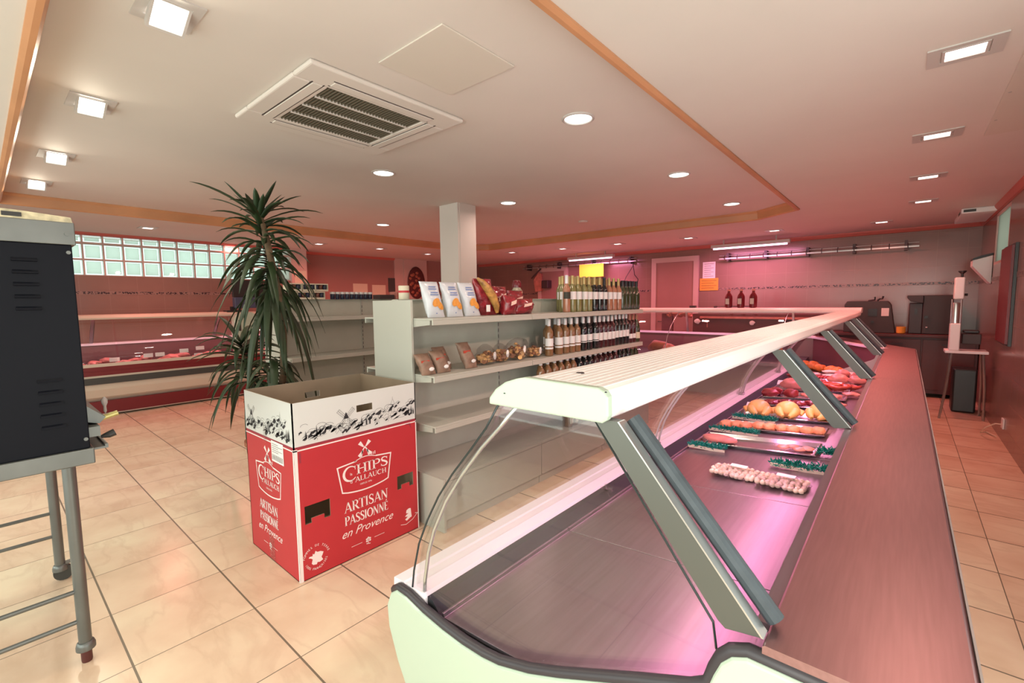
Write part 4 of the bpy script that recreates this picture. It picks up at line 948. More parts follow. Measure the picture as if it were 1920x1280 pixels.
t = tag(MB().box(-4.32, -3.62, 2.16, 2.66, 0, .012).build('door_mat', 'darkgrey', bevel=.004), 'dark grey floor mat half hidden behind the red box', 'mat')

# ================================================================== BOTTLES
def bottle_proto(name, label, cat, prof, glass, cap, capz, lab=None, labz=None, lab2=None):
    t = thing(name, label, cat)
    auto_smooth(MB().lathe(prof, n=16).build('bottle_glass', glass, t), 35)
    z0, z1 = capz; top = prof[-1][1]; rr = [r for r, z in prof if z >= z0 - .001][0]
    rcap = max(.0135, rr + .0012)
    auto_smooth(MB().lathe([(rcap, z0), (rcap, top - .004), (rcap + .0008, top - .002), (rcap + .0005, top + .002), (.001, top + .002)], n=14).build('capsule', cap, t), 35)
    def band(z0, z1, mat, nm, span=150):
        r = max(r for r, z in prof) + .0006; m = MB(); n = 10; vs_ = []
        for i in range(n + 1):
            a = R_(-60 - span / 2 + span * i / n)             # faces the aisle (towards +X and -Y)
            vs_ += [(r * math.cos(a + R_(60) - R_(30)), r * math.sin(a + R_(60) - R_(30)), z) for z in (z0, z1)]
        m.add(vs_, [(2 * i, 2 * i + 2, 2 * i + 3, 2 * i + 1) for i in range(n)]); return m.build(nm, mat, t, fixn=False, smooth=True)
    if lab: band(labz[0], labz[1], lab, 'paper_label')
    if lab2: band(lab2[0], lab2[1], lab, 'neck_label' if lab2[0] > .2 else 'lower_label')
    return t
bord = [(.030, 0), (.036, .004), (.037, .01), (.037, .195), (.035, .212), (.026, .228), (.017, .240), (.0145, .255), (.0140, .30), (.0155, .302), (.0155, .308), (.013, .310)]
slim = [(.027, 0), (.033, .004), (.034, .01), (.034, .20), (.030, .218), (.018, .240), (.0140, .26), (.0135, .315), (.015, .317), (.015, .323), (.013, .325)]
burg = [(.034, 0), (.041, .004), (.042, .01), (.042, .15), (.038, .18), (.026, .22), (.017, .25), (.0145, .28), (.0140, .298), (.0155, .30), (.0155, .305), (.013, .307)]
MT['g_rose'] = M('rose_wine', (.22, .115, .05), .12, spec=.6, coat=.5)
MT['g_rosepink'] = M('rose_pink_wine', (.36, .16, .09), .12, coat=.5)
MT['g_gold'] = M('white_wine', (.20, .19, .07), .12, coat=.5)
MT['g_dark'] = M('dark_wine', (.012, .014, .014), .1, coat=.5)
MT['g_red'] = M('red_wine', (.05, .012, .014), .1, coat=.5)
MT['g_green'] = M('green_bottle', (.035, .045, .02), .12, coat=.5)
MT['cap_white'] = M('cap_white', (.72, .73, .74), .4)
MT['cap_gold'] = M('cap_gold', (.50, .38, .16), .35, metal=.3)
MT['cap_dark'] = M('cap_dark', (.02, .02, .025), .4)
MT['cap_copper'] = M('cap_copper', (.40, .18, .12), .35)
MT['lab_white'] = M('label_white', (.76, .76, .76), .6)
MT['lab_cream'] = M('label_cream', (.66, .60, .46), .6)
MT['lab_dark'] = M('label_dark', (.03, .03, .02), .6)
protos = {}
def proto(key):
    if key in protos: return protos[key], False
    a = dict(
        rose=('wine_bottle', bord, 'g_rose', 'cap_white', (.255, 0), 'lab_white', (.085, .15), (.06, .075)),
        dark=('wine_bottle', bord, 'g_dark', 'cap_white', (.255, 0), 'lab_white', (.09, .15), (.075, .082)),
        red=('wine_bottle', bord, 'g_red', 'cap_white', (.255, 0), 'lab_white', (.075, .15), None),
        darktall=('wine_bottle', slim, 'g_dark', 'cap_white', (.27, 0), 'lab_white', (.08, .15), None),
        pinkcopper=('wine_bottle', bord, 'g_red', 'cap_copper', (.25, 0), 'lab_white', (.05, .10), None),
        burg=('wine_bottle', burg, 'g_green', 'cap_copper', (.25, 0), 'lab_cream', (.04, .11), None),
        gold=('wine_bottle', slim, 'g_gold', 'cap_gold', (.245, 0), 'lab_white', (.115, .185), None),
        darkgold=('wine_bottle', slim, 'g_dark', 'cap_gold', (.245, 0), 'lab_white', (.115, .185), None),
        black=('wine_bottle', slim, 'g_dark', 'cap_dark', (.245, 0), 'lab_white', (.115, .185), None),
        pinkgold=('wine_bottle', slim, 'g_rosepink', 'cap_gold', (.245, 0), 'lab_white', (.115, .185), None),
        whitecap=('wine_bottle', slim, 'g_rosepink', 'cap_white', (.25, 0), 'lab_dark', (.12, .18), None),
        green=('wine_bottle', burg, 'g_green', 'cap_dark', (.25, 0), None, None, None))[key]
    nm, prof, gl_, cp, cz_, lb, lz, l2 = a
    p = bottle_proto(nm, 'x', 'bottle', prof, gl_, cp, cz_, lb, lz, l2); protos[key] = p
    return p, True
desc = dict(rose='amber rosé bottle with white cap', dark='dark wine bottle with white cap', red='red wine bottle with large white label',
            darktall='taller dark bottle with white cap', pinkcopper='red bottle with copper cap', burg='sloping green bottle with cream label',
            gold='golden wine bottle with gold cap', darkgold='dark bottle with gold cap', black='dark bottle with black cap',
            pinkgold='pink bottle with gold cap', whitecap='pink bottle with dark label', green='unlabelled dark green bottle')
def row(shelf, x, z, items, group, rowname):
    for i, (key, y) in enumerate(items):
        p, first = proto(key)
        place(p, first, (x, y, z), random.uniform(-.2, .2), f'{desc[key]}, {ORD[i]} from left, {rowname}', group)
def spread(seq, y0, y1, jit=.006):
    n = len(seq); return [(k, y0 + (y1 - y0) * i / (n - 1) + random.uniform(-jit, jit)) for i, k in enumerate(seq)]
mid = [('rose', 3.155), ('rose', 3.30), ('rose', 3.40), ('rose', 3.495), ('rose', 3.59), ('dark', 3.70), ('dark', 3.80), ('dark', 3.92), ('red', 4.0), ('red', 4.09), ('red', 4.175), ('red', 4.255), ('darktall', 4.335), ('darktall', 4.42), ('darktall', 4.50), ('darktall', 4.575), ('pinkcopper', 4.655), ('pinkcopper', 4.735), ('burg', 4.825)]
row('mid', -2.29, .988, mid, 'front row of wine bottles on the middle shelf', 'middle shelf, front row')
row('mid', -2.40, .988, spread(['rose', 'rose', 'rose', 'dark', 'dark', 'dark', 'red', 'red', 'red', 'darktall', 'darktall', 'pinkcopper', 'burg', 'burg'], 3.28, 4.80), 'second row of wine bottles on the middle shelf', 'middle shelf, second row')
top = spread(['whitecap', 'gold', 'gold', 'gold', 'gold', 'darkgold', 'darkgold', 'black', 'pinkgold', 'pinkgold', 'pinkgold'], 3.42, 4.39) + spread(['green', 'green', 'green', 'green', 'green'], 4.48, 4.81)
row('top', -2.29, 1.352, top, 'front row of wine bottles on the top shelf', 'top shelf, front row')
row('top', -2.385, 1.352, spread(['gold', 'gold', 'gold', 'gold', 'darkgold', 'darkgold', 'darkgold', 'pinkgold', 'pinkgold', 'pinkgold', 'green', 'green', 'green'], 3.50, 4.80), 'second row of wine bottles on the top shelf', 'top shelf, second row')
row('top', -2.48, 1.352, spread(['gold', 'gold', 'gold', 'gold', 'darkgold', 'darkgold', 'pinkgold', 'pinkgold', 'pinkgold', 'green', 'green', 'green'], 3.60, 4.80), 'third row of wine bottles on the top shelf', 'top shelf, third row')
row('low', -2.29, .665, spread(['rose'] * 6 + ['dark'] * 3 + ['red'] * 5 + ['darktall'] * 3 + ['burg'] * 2, 3.04, 4.82), 'wine bottles on the lower shelf', 'lowest bottle shelf, front row')
row('low', -2.41, .665, spread(['rose'] * 4 + ['dark'] * 2 + ['red'] * 4 + ['darktall'] * 3, 3.2, 4.8), 'back wine bottles on the lower shelf', 'lowest bottle shelf, back row')
sm = None
for i in range(6):
    if i == 0:
        sm = thing('small_bottle', 'x', 'bottle'); auto_smooth(MB().lathe([(.03, 0), (.036, .006), (.036, .12), (.02, .155), (.015, .19), (.001, .19)], n=14).build('bottle_glass', 'g_rose', sm), 35)
        MB().box(.02, .0365, -.02, .02, .03, .13).build('paper_label', 'lab_cream', sm)
    place(sm, i == 0, (-2.22, 3.35 + i * .085, .345), 0, f'small amber bottle on the bottom shelf seen through the counter glass, {ORD[i]} from the left', 'small bottles on the bottom shelf')

# ================================================================== BAGS ON THE SHELVES
def pillow(w_, d_, h_, n=12, seed=0, pinch=.9, crump=.05):
    # upright sealed bag: w_ across Y, d_ deep in X, h_ tall; sealed top and bottom
    from mathutils import noise
    m = MB(); vs_ = []; fs = []; rows_ = 14; cols_ = 20
    for j in range(rows_ + 1):
        s = j / rows_; e = max(.03, math.sin(math.pi * min(max(s * .94 + .05, 0), 1)) ** .55) ; wv = 1 - .10 * (e if pinch else 0)
        for i in range(cols_):
            a = 2 * math.pi * i / cols_; ca, sa = math.cos(a), math.sin(a)
            y = (abs(sa) ** .8) * math.copysign(1, sa) * w_ / 2 * wv; x = (abs(ca) ** .9) * math.copysign(1, ca) * d_ / 2 * e
            k = crump * noise.noise(Vector((y * 22, s * 6 + seed, x * 22 + seed * 3)))
            vs_.append((x + k * d_ * 1.5, y + k * .05, h_ * s))
    fs = [(j * cols_ + i, j * cols_ + (i + 1) % cols_, (j + 1) * cols_ + (i + 1) % cols_, (j + 1) * cols_ + i) for j in range(rows_) for i in range(cols_)]
    fs += [tuple(range(cols_ - 1, -1, -1)), tuple(range(rows_ * cols_, (rows_ + 1) * cols_))]
    return m.add(vs_, fs)
MT['bag_white'] = M('bag_silver_white', (.62, .66, .70), .22, coat=.3, bump=.3, bscale=25)
MT['bag_red'] = M('bag_dark_red', (.28, .02, .03), .2, coat=.4, noise=.5, nscale=22, bump=.4, bscale=30)
MT['bag_yellow'] = M('bag_yellow', (.50, .26, .07), .3, noise=.6, nscale=22, bump=.4)
MT['bag_brown'] = M('bag_brown', (.27, .17, .12), .5, noise=.3, nscale=20, bump=.4, bscale=30)
MT['crisp'] = M('crisp_orange', (.80, .34, .06), .5, noise=.2, nscale=40)
MT['blueink'] = M('pale_blue_ink', (.18, .26, .50), .5)
MT['cookie'] = M('cookie', (.75, .42, .16), .6, noise=.35, nscale=25, bump=.3)
MT['cookie_d'] = M('dark_cookie', (.30, .12, .05), .6, noise=.3, nscale=25)
for i, (y, lab) in enumerate([(1.985, 'leftmost white crisps bag leaning on the top shelf, printed with orange crisps'), (2.155, 'middle white crisps bag of the three on the top shelf'), (2.325, 'rightmost white crisps bag of the three, next to the yellow loaf bag')]):
    t = thing('crisps_bag', lab, 'bag', (-2.36, y, 1.354), 'white crisps bags on the top shelf')
    body = pillow(.155, .075, .235, seed=i * 5 + 1); v0 = [p.copy() for p in body.v]
    for p in body.v:
        p.y -= p.z * (.18 if i < 2 else .22); p.x -= p.z * .12; p += Vector((-2.36, y, 1.354))
    auto_smooth(body.build('bag_body', 'bag_white', t), 60)
    def bagart(mat, nm, polys):
        m = MB()
        for pts in polys:
            vv = []
            for u, v in pts:
                e = max(.03, math.sin(math.pi * min(v * .94 + .05, 1)) ** .55); a = math.asin(max(-1, min(1, u * 1.6)))
                xx = .0375 * e * (math.cos(a) ** .9) + .0045; zz = v * .235
                vv.append((-2.36 + xx - zz * .12, y + u * .155 - zz * (.18 if i < 2 else .22), 1.354 + zz))
            c = sum((Vector(q) for q in vv), Vector()) / len(vv); c.x += .002
            n = len(vv); m.add(vv + [c], [(k, (k + 1) % n, n) for k in range(n)])
        m.build(nm, mat, t, fixn=False)
    ell = lambda cu, cv, ru, rv, rot=0: [(cu + ru * math.cos(a_) * math.cos(rot) - rv * math.sin(a_) * math.sin(rot) * .6, cv + rv * math.sin(a_) * math.cos(rot) + ru * math.cos(a_) * math.sin(rot)) for a_ in [k * math.pi / 6 for k in range(12)]]
    bagart('crisp', 'crisps_picture', [ell(-.02, .42, .22, .11, .3), ell(.16, .34, .20, .12, -.4)])
    bagart('blueink', 'blue_print', [[(-.22 + .05 * (k % 2), v), (.22, v), (.22, v + .03), (-.22 + .05 * (k % 2), v + .03)] for k, v in enumerate((.62, .68, .78, .84))] + [[(-.1, .10), (-.04, .10), (-.04, .13), (-.1, .13)]])
loaf = thing('loaf_bag', 'red and yellow bag standing upright beside the white crisps bags', 'bag', (-2.36, 2.52, 1.354))
b1 = pillow(.20, .08, .27, seed=40)
for p in b1.v: p.y += -p.z * .42 * (1 - .4 * p.z / .27) ; p += Vector((-2.40, 2.53, 1.354))
auto_smooth(b1.build('bag_body', 'bag_red', loaf), 60)
auto_smooth(MB().tube([(-2.345, 2.565, 1.37), (-2.34, 2.555, 1.42), (-2.345, 2.52, 1.49), (-2.35, 2.47, 1.55), (-2.36, 2.42, 1.60), (-2.37, 2.385, 1.625)], [.012, .026, .034, .032, .022, .008], 12).build('yellow_panel', 'bag_yellow', loaf), 60)
MB().box(-2.345, -2.343, 2.45, 2.49, 1.38, 1.43).build('price_label', 'paper', loaf)
for i, (x, y, z, w_, h_, rz, lab) in enumerate([(-2.33, 2.68, 1.354, .15, .15, 0, 'small red bag between the yellow loaf bag and the lying red bags'), (-2.34, 2.87, 1.354, .24, .12, 0, 'front red bag with white label, rightmost on the top shelf'),
                                                  (-2.48, 2.72, 1.354, .20, .22, 0, 'red bag standing behind, in the middle of the red bags'), (-2.48, 2.93, 1.354, .20, .19, 0, 'red bag standing at the back right of the red bags')]):
    t = thing('red_bag', lab, 'bag', (x, y, z), 'dark red bags on the top shelf')
    b1 = pillow(w_, .12, h_, seed=50 + i * 3, crump=.09)
    for p in b1.v: p += Vector((x, y, z))
    auto_smooth(b1.build('bag_body', 'bag_red', t), 60)
    MB().prism([(y - w_ * .25, z + h_ * .45), (y + w_ * .15, z + h_ * .55), (y + w_ * .2, z + h_ * .75), (y - w_ * .2, z + h_ * .65)], 'X', x + .06, x + .0625).build('bag_label', 'fat', t)
for i, (y, lab) in enumerate([(1.87, 'brown paper bag half hidden behind the gondola end panel'), (1.995, 'front brown paper bag with dark seam on the middle shelf'), (2.10, 'brown paper bag leaning behind the front one'), (2.25, 'brown paper bag standing upright with a white oval label')]):
    x = -2.31 if i != 2 else -2.41; hh = (.135, .145, .155, .18)[i]
    t = thing('brown_bag', lab, 'bag', (x, y, .99), 'brown paper bags on the middle shelf')
    b1 = pillow(.12, .07, hh, seed=70 + i * 3, crump=.06)
    for p in b1.v: p.y -= p.z * .22; p.x -= p.z * .3; p += Vector((x, y, .99))
    auto_smooth(b1.build('bag_body', 'bag_brown', t), 60)
    MB().box(x + .030 - hh * .2, x + .033 - hh * .2, y - .045 - hh * .13, y + .02 - hh * .13, .99 + hh * .60, .99 + hh * .70).build('red_print', 'sausage', t)
    auto_smooth(MB().blob((x + .034 - hh * .08, y + .005, .99 + hh * .28), (.003, .022, .013), sub=2, amp=0).build('oval_label', 'paper', t), 60)
for i, (y, w_, h_, lab) in enumerate([(2.46, .085, .12, 'leftmost clear bag of round biscuits on the middle shelf'), (2.62, .07, .12, 'clear biscuit bag with white oval label, second from the left'), (2.80, .095, .16, 'largest and tallest clear biscuit bag on the middle shelf'), (3.02, .085, .10, 'rightmost clear biscuit bag, next to the wine bottles')]):
    t = thing('biscuit_bag', lab, 'bag', (-2.36, y, .99), 'clear bags of biscuits on the middle shelf')
    r = random.Random(i)
    for nm, mat, k in (('biscuits', 'cookie', 0), ('dark_biscuits', 'cookie_d', 1)):
        m = MB()
        for j in range(48):
            a = r.uniform(0, 6.28); rr = r.random() ** .5 * w_ * .85; zz = r.random() * h_ * .75
            c = Vector((-2.36 + rr * math.cos(a) * .8, y + rr * math.sin(a), .99 + .018 + zz * (1 - rr / w_ * .6)))
            if j < 9: m.tube([c, c + Vector((.006, -.006, .002))], .018, 10)
            else: m.blob(c, (.016, .018, .012), seed=j, sub=1)
        o = m.build(nm, mat, t); o['kind'] = 'stuff'
    f = MB().blob((-2.36, y, .99 + h_ * .46), (w_ * 1.0, w_ * 1.15, h_ * .5), seed=i + 3, amp=.16, freq=1.6, flat=.92, sub=3)
    for p in f.v:
        s = (p.z - .99) / h_
        if s > .75: p.z += (s - .75) * .10; p.y = y + (p.y - y) * 1.15
    auto_smooth(f.build('clear_wrapper', 'film', t), 80)
    auto_smooth(MB().blob((-2.36 + w_ * .88, y + .01, .99 + h_ * .55), (.003, .017, .03), sub=2, amp=0).build('oval_label', 'paper', t), 60)
jar = thing('preserve_can', 'small cream and red can on top of the near gondola, behind the crisps bags', 'can', (-2.61, 1.915, 1.476))
auto_smooth(MB().lathe([(.034, 0), (.036, .003), (.036, .09), (.034, .093), (.001, .093)], (-2.61, 1.915, 1.476), 20).build('can_body', 'lab_cream', jar), 40)
auto_smooth(MB().lathe([(.0365, .045), (.0365, .06)], (-2.61, 1.915, 1.476), 20, closed=False).build('red_band', 'card_red', jar), 40)
j2 = thing('glass_jar', 'floral glass jar on top of the near gondola behind the red bags', 'jar', (-2.61, 3.12, 1.476))
auto_smooth(MB().lathe([(.04, 0), (.05, .01), (.05, .07), (.035, .09), (.035, .1), (.001, .1)], (-2.61, 3.12, 1.476), 18).build('jar_body', M('floral', (.45, .42, .30), .3, noise=.6, nscale=40), j2), 40)
auto_smooth(MB().lathe([(.04, .1), (.042, .13), (.03, .16), (.001, .165)], (-2.61, 3.12, 1.476), 18).build('jar_lid', 'darkmeat', j2), 40)

# goods on top of the far gondola
MT['jar_blue'] = M('jar_dark', (.02, .025, .06), .3, noise=.6, nscale=50)
MT['jar_brown'] = M('jar_brown', (.16, .05, .03), .35, noise=.5, nscale=40)
jp = None; k = 0
for i in range(9):
    y = 2.72 + i * .062
    if jp is None:
        jp = thing('preserve_jar', 'x', 'jar'); auto_smooth(MB().lathe([(.024, 0), (.027, .004), (.027, .055), (.024, .06)], n=14).build('jar_glass', 'jar_blue', jp), 40)
        auto_smooth(MB().lathe([(.027, .06), (.028, .062), (.028, .085), (.001, .086)], n=14).build('jar_lid', 'whiteplastic', jp), 40)
    place(jp, i == 0, (-5.08, y, 1.506), 0, f'dark preserve jar with white lid on the far gondola, {ORD[i]} from the left', 'dark jars with white lids')
tp0 = None
for i, (y, z, lab) in enumerate([(2.20, 1.506, 'white tray of brown jars, lower tier, leftmost above the far gondola'), (2.36, 1.506, 'white tray of brown jars, lower tier, second from the left'), (2.52, 1.506, 'white tray of brown jars, lower tier, nearest the dark jars'),
                                 (2.26, 1.595, 'upper tray of jars stacked leftmost on the far gondola'), (2.42, 1.595, 'upper tray of jars stacked in the middle'), (2.56, 1.595, 'upper tray of jars stacked rightmost')]):
    if tp0 is None:
        tp0 = thing('jar_tray', lab, 'tray')
        MB().box(-.06, .06, -.075, .075, 0, .02).box(-.06, .06, -.075, -.071, .02, .075).box(-.06, .06, .071, .075, .02, .075).box(-.06, .06, -.075, .075, .073, .085).build('card_tray', 'lab_cream', tp0)
        for q in range(3): auto_smooth(MB().lathe([(.018, .02), (.021, .024), (.021, .066), (.017, .072)], (.03, -.045 + q * .045, 0), 12).build('jar', 'jar_brown' if q % 2 else 'jar_blue', tp0), 40)
    place(tp0, i == 0, (-5.07, y, z), 0, lab, 'trays of jars on the far gondola')
tag(MB().box(-5.15, -5.0, 3.30, 3.52, 1.506, 1.56).build('dark_box', 'machined'), 'low dark box at the right of the jars on the far gondola', 'box')
tag(MB().box(-5.15, -5.0, 3.55, 3.75, 1.506, 1.60).build('pink_box', 'pinkmeat', bevel=.004), 'pink cardboard box on the far gondola near the small can', 'box')

# ================================================================== MEAT AND TRAYS IN THE LONG COUNTER
def tray(name, label, x0, x1, y0, y1, group, skew=0, h=.022):
    cx, cy = (x0 + x1) / 2, (y0 + y1) / 2; t = thing('steel_tray', label, 'tray', (cx, cy, dz(cx)), group)
    m = MB(); za, zb = dz(x0) + .003, dz(x1) + .003; e = .02
    def q(x, y, z): return (x, y + skew * (x - cx), z)
    top_ = [q(x0, y0, za + h), q(x1, y0, zb + h), q(x1, y1, zb + h), q(x0, y1, za + h)]
    bot = [q(x0 + e, y0 + e, za), q(x1 - e, y0 + e, zb), q(x1 - e, y1 - e, zb), q(x0 + e, y1 - e, za)]
    rim = [q(x0 - .008, y0 - .008, za + h - .003), q(x1 + .008, y0 - .008, zb + h - .003), q(x1 + .008, y1 + .008, zb + h - .003), q(x0 - .008, y1 + .008, za + h - .003)]
    m.add(top_ + bot + rim, [(4, 5, 6, 7), (0, 1, 5, 4), (1, 2, 6, 5), (2, 3, 7, 6), (3, 0, 4, 7), (0, 1, 9, 8), (1, 2, 10, 9), (2, 3, 11, 10), (3, 0, 8, 11)])
    o = m.build('tray_pan', 'tray', t); so = o.modifiers.new('thick', 'SOLIDIFY'); so.thickness = .0015; so.offset = -1
    return t
def item(name, label, cat, pieces, mat, group=None, parts=()):
    m = MB(); pieces(m); o = m.build(name, mat, smooth=True); tag(o, label, cat, group); return o
def garnish(x0, x1, y, label, h=.045, skew=0, board=True):
    cx = (x0 + x1) / 2; t = thing('parsley_strip', label, 'garnish', (cx, y, dz(cx)), 'strips of plastic parsley')
    r = random.Random(int(abs(x0) * 1000 + y * 77)); m = MB(); n = int((x1 - x0) / .00045)
    for i in range(n):
        x = x0 + (x1 - x0) * r.random(); p = Vector((x, y + skew * (x - cx) + r.uniform(-.034, .026), dz(x) + r.uniform(.008, .03)))
        d = Vector((r.uniform(-1, 1), r.uniform(-1.2, .9), r.uniform(.1, 1.3))).normalized(); L_ = h * r.uniform(.25, .7)
        s = d.orthogonal().normalized() * .0020; a, b = p + d * L_ * .6, p + d * L_
        m.add([p - s * .5, p + s * .5, a + s * 1.6, b, a - s * 1.6], [(0, 1, 2, 3, 4)])
    o = m.build('parsley', 'garnish', t, fixn=False); o['kind'] = 'stuff'
    if board: MB().box(x0, x1, y - .032, y - .022, dz(cx) + .002, dz(cx) + .020).build('strip_board', 'lab_cream', t)
# two vacuum packs
for i, (x, y, lab) in enumerate([(-.64, 2.545, 'left clear pack of pale dumplings on the empty steel deck'), (-.415, 2.50, 'right clear pack of pale dumplings on the empty steel deck')]):
    t = thing('vacuum_pack', lab, 'food pack', (x, y, dz(x)), 'clear packs of pale dumplings'); m = MB(); r = random.Random(i + 5)
    for a in range(9):
        for b in range(6):
            m.blob((x - .10 + a * .024 + r.uniform(-.005, .005), y - .065 + b * .026 + r.uniform(-.005, .005), dz(x) + .016 + r.uniform(0, .006)), (.015, .016, .014), seed=a * 7 + b, sub=1, amp=.1)
    o = m.build('dumplings', 'palemeat', t, smooth=True); o['kind'] = 'stuff'
    auto_smooth(MB().blob((x, y, dz(x) + .02), (.122, .09, .024), seed=i, amp=.1, sub=3, flat=.75).build('clear_wrapper', 'film', t), 70)
    MB().box(x - .03, x + .05, y + .01, y + .05, dz(x) + .044, dz(x) + .046).build('paper_label', 'paper', t)
garnish(-.52, -.26, 2.79, 'parsley strip at the staff side of the deck, behind the right dumpling pack', .05)
T1 = tray('t', 'nearest steel tray, almost empty with a pale fillet at its left', -1.0, -.35, 3.02, 3.29, 'steel trays in the long counter')
garnish(-1.02, -.80, 2.955, 'parsley strip in front of the nearest steel tray', .045)
item('chicken_fillet', 'pale pink fillet lying at the left of the nearest steel tray', 'meat', lambda m: m.blob((-.89, 3.14, dz(-.89) + .028), (.11, .06, .022), seed=2, amp=.08), 'pinkmeat')
o = item('packed_slices', 'clear packed pink slices at the right end of the nearest steel tray', 'food pack', lambda m: [m.blob((-.52 + k * .04, 3.13 + (k % 2) * .04, dz(-.45) + .02), (.035, .045, .008), seed=k, amp=.1, sub=2) for k in range(4)], 'pinkmeat')
T2 = tray('t', 'steel tray holding the row of breaded orange pieces', -1.03, -.36, 3.50, 3.72, 'steel trays in the long counter')
garnish(-1.04, -.72, 3.43, 'parsley strip in front of the tray of orange breaded pieces', .045)
op = None; r = random.Random(4)
for i, x in enumerate([-.97, -.90, -.84, -.76, -.69, -.61, -.54, -.465, -.40]):
    if op is None: op = item('breaded_escalope', 'x', 'meat', lambda m: m.blob((0, 0, 0), (.043, .055, .026), seed=9, amp=.16, freq=2.2), 'orange')
    place(op, i == 0, (x, 3.60 + r.uniform(-.015, .015), dz(x) + .026), r.uniform(-.5, .5), f'orange breaded piece on the second tray, {ORD[i]} from the left', 'orange breaded pieces')
T3 = tray('t', 'steel tray carrying the three whole chickens', -1.0, -.34, 3.93, 4.22, 'steel trays in the long counter')
garnish(-1.0, -.70, 3.87, 'parsley strip in front of the tray of whole chickens', .06)
garnish(-.34, -.24, 3.12, 'short parsley strip at the staff edge beside the nearest tray', .06, board=False)
garnish(-.33, -.25, 4.05, 'short parsley strip at the staff edge beside the chickens', .06, board=False)
cp = None
for i, (x, rz, lab) in enumerate([(-.86, .25, 'left whole yellow chicken on the chicken tray'), (-.66, .1, 'middle whole yellow chicken on the chicken tray'), (-.44, -.15, 'right whole yellow chicken, close to the second strut')]):
    if cp is None:
        cp = thing('whole_chicken', 'x', 'poultry')
        m = MB(); m.blob((0, .01, .062), (.085, .105, .062), seed=12, amp=.05, freq=1.3)
        m.build('chicken_body', 'chicken', cp, smooth=True)
        for sx in (-1, 1):
            auto_smooth(MB().tube([(sx * .035, -.02, .04), (sx * .055, -.07, .062), (sx * .042, -.115, .05), (sx * .02, -.145, .035)], [.030, .034, .026, .012], 12).build('chicken_leg', 'chicken', cp), 70)
            auto_smooth(MB().tube([(sx * .07, .07, .05), (sx * .098, .03, .045), (sx * .09, -.01, .03)], [.015, .019, .010], 10).build('chicken_wing', 'chicken', cp), 70)
    place(cp, i == 0, (x, 4.07, dz(x) + .003), rz, lab, 'whole chickens')
# dark packed pieces and the crowded far part of the deck
tray('t', 'steel tray with dark red liver behind the chickens', -1.0, -.36, 4.42, 4.70, 'steel trays in the long counter')
tray('t', 'steel tray with packed meat farther along the deck', -1.0, -.36, 4.84, 5.14, 'steel trays in the long counter')
tray('t', 'steel tray of sausages in the far half of the deck', -1.0, -.36, 5.30, 5.62, 'steel trays in the long counter')
tray('t', 'steel tray of pork joints, farthest of the long counter', -1.0, -.36, 5.80, 6.15, 'steel trays in the long counter')
def meats(name, cat, group, mat, specs, proto_fn, labf):
    p = None
    for i, (x, y, z, rz, s) in enumerate(specs):
        if p is None: p = item(name, 'x', cat, proto_fn, mat)
        place(p, i == 0, (x, y, dz(x) + z), rz, labf(i), group, s)
meats('liver_piece', 'meat', 'dark red liver pieces', 'darkmeat', [(-.86 + k * .1, 4.55 + .03 * (k % 2), .028, k * .7, 1) for k in range(5)], lambda m: m.blob((0, 0, 0), (.065, .06, .022), seed=5, amp=.15), lambda i: f'dark red piece of liver behind the chickens, {ORD[i]} from the left')
meats('beef_piece', 'meat', 'beef pieces at the front glass', 'meat', [(-.95, 4.93, .045, .3, 1), (-.93, 5.08, .04, 1.2, .9), (-.78, 4.98, .04, 2, 1)], lambda m: m.blob((0, 0, 0), (.075, .06, .042), seed=15, amp=.15), lambda i: ['red beef piece nearest the front glass', 'second beef piece by the front glass, behind the first', 'third beef piece, right of the other two'][i])
meats('wrapped_meat', 'food pack', 'packed meat on the far trays', 'pinkmeat', [(-.62, 4.98, .03, .2, 1), (-.46, 4.97, .03, 1.0, 1), (-.40, 4.58, .03, .5, .9), (-.33, 5.10, .035, .1, .8)], lambda m: m.blob((0, 0, 0), (.08, .07, .022), seed=25, amp=.2), lambda i: ['packed pink meat in the middle of the packed-meat tray', 'packed pink meat at the right of the packed-meat tray', 'packed pink meat at the right of the liver tray', 'packed pink meat at the staff edge behind the second strut'][i])
for i, (x, y, n) in enumerate([(-.45, 5.40, 3), (-.52, 5.52, 3), (-.36, 5.48, 2)]):
    m = MB(); pts = [(x + (.03 + .02 * k / 10) * math.cos(k * .6), y + (.05 + .02 * k / 10) * math.sin(k * .6), dz(x) + .028 + .0012 * k) for k in range(11 * n)]
    o = m.tube(pts, .014, 8).build('sausage_coil', 'sausage', smooth=True)
    tag(o, ['red sausage coil in the middle of the sausage tray', 'red sausage coil at the left rear of the sausage tray', 'red sausage coil nearest the staff side'][i], 'sausage', 'coils of red sausage')
meats('sausage', 'sausage', 'straight red sausages', 'sausage', [(-.60, 5.38 + .04 * k, .026 + .01 * (k % 2), .15 * k, 1) for k in range(5)], lambda m: m.tube([(-.09, 0, 0), (-.08, .003, .004), (0, .012, .006), (.08, .003, .004), (.09, 0, 0)], [.005, .013, .015, .013, .005], 10), lambda i: f'straight red sausage on the sausage tray, {ORD[i]} from the near side')
meats('pork_joint', 'meat', 'rolled pink joints', 'pinkmeat', [(-.50, 5.92, .055, .3, 1), (-.34, 5.90, .05, -.2, .85), (-.85, 5.45, .055, .15, 1.1), (-.33, 6.25, .05, .5, 1), (-.50, 6.35, .05, 1.1, 1)], lambda m: m.blob((0, 0, 0), (.10, .065, .052), seed=31, amp=.12, freq=1.5), lambda i: ['large rolled pink joint in the middle of the farthest tray', 'smaller pink joint at the staff edge of the farthest tray', 'long pink joint near the front glass beside the sausages', 'pink joint at the staff edge behind the farthest tray', 'pink joint lying crosswise behind the farthest tray'][i])
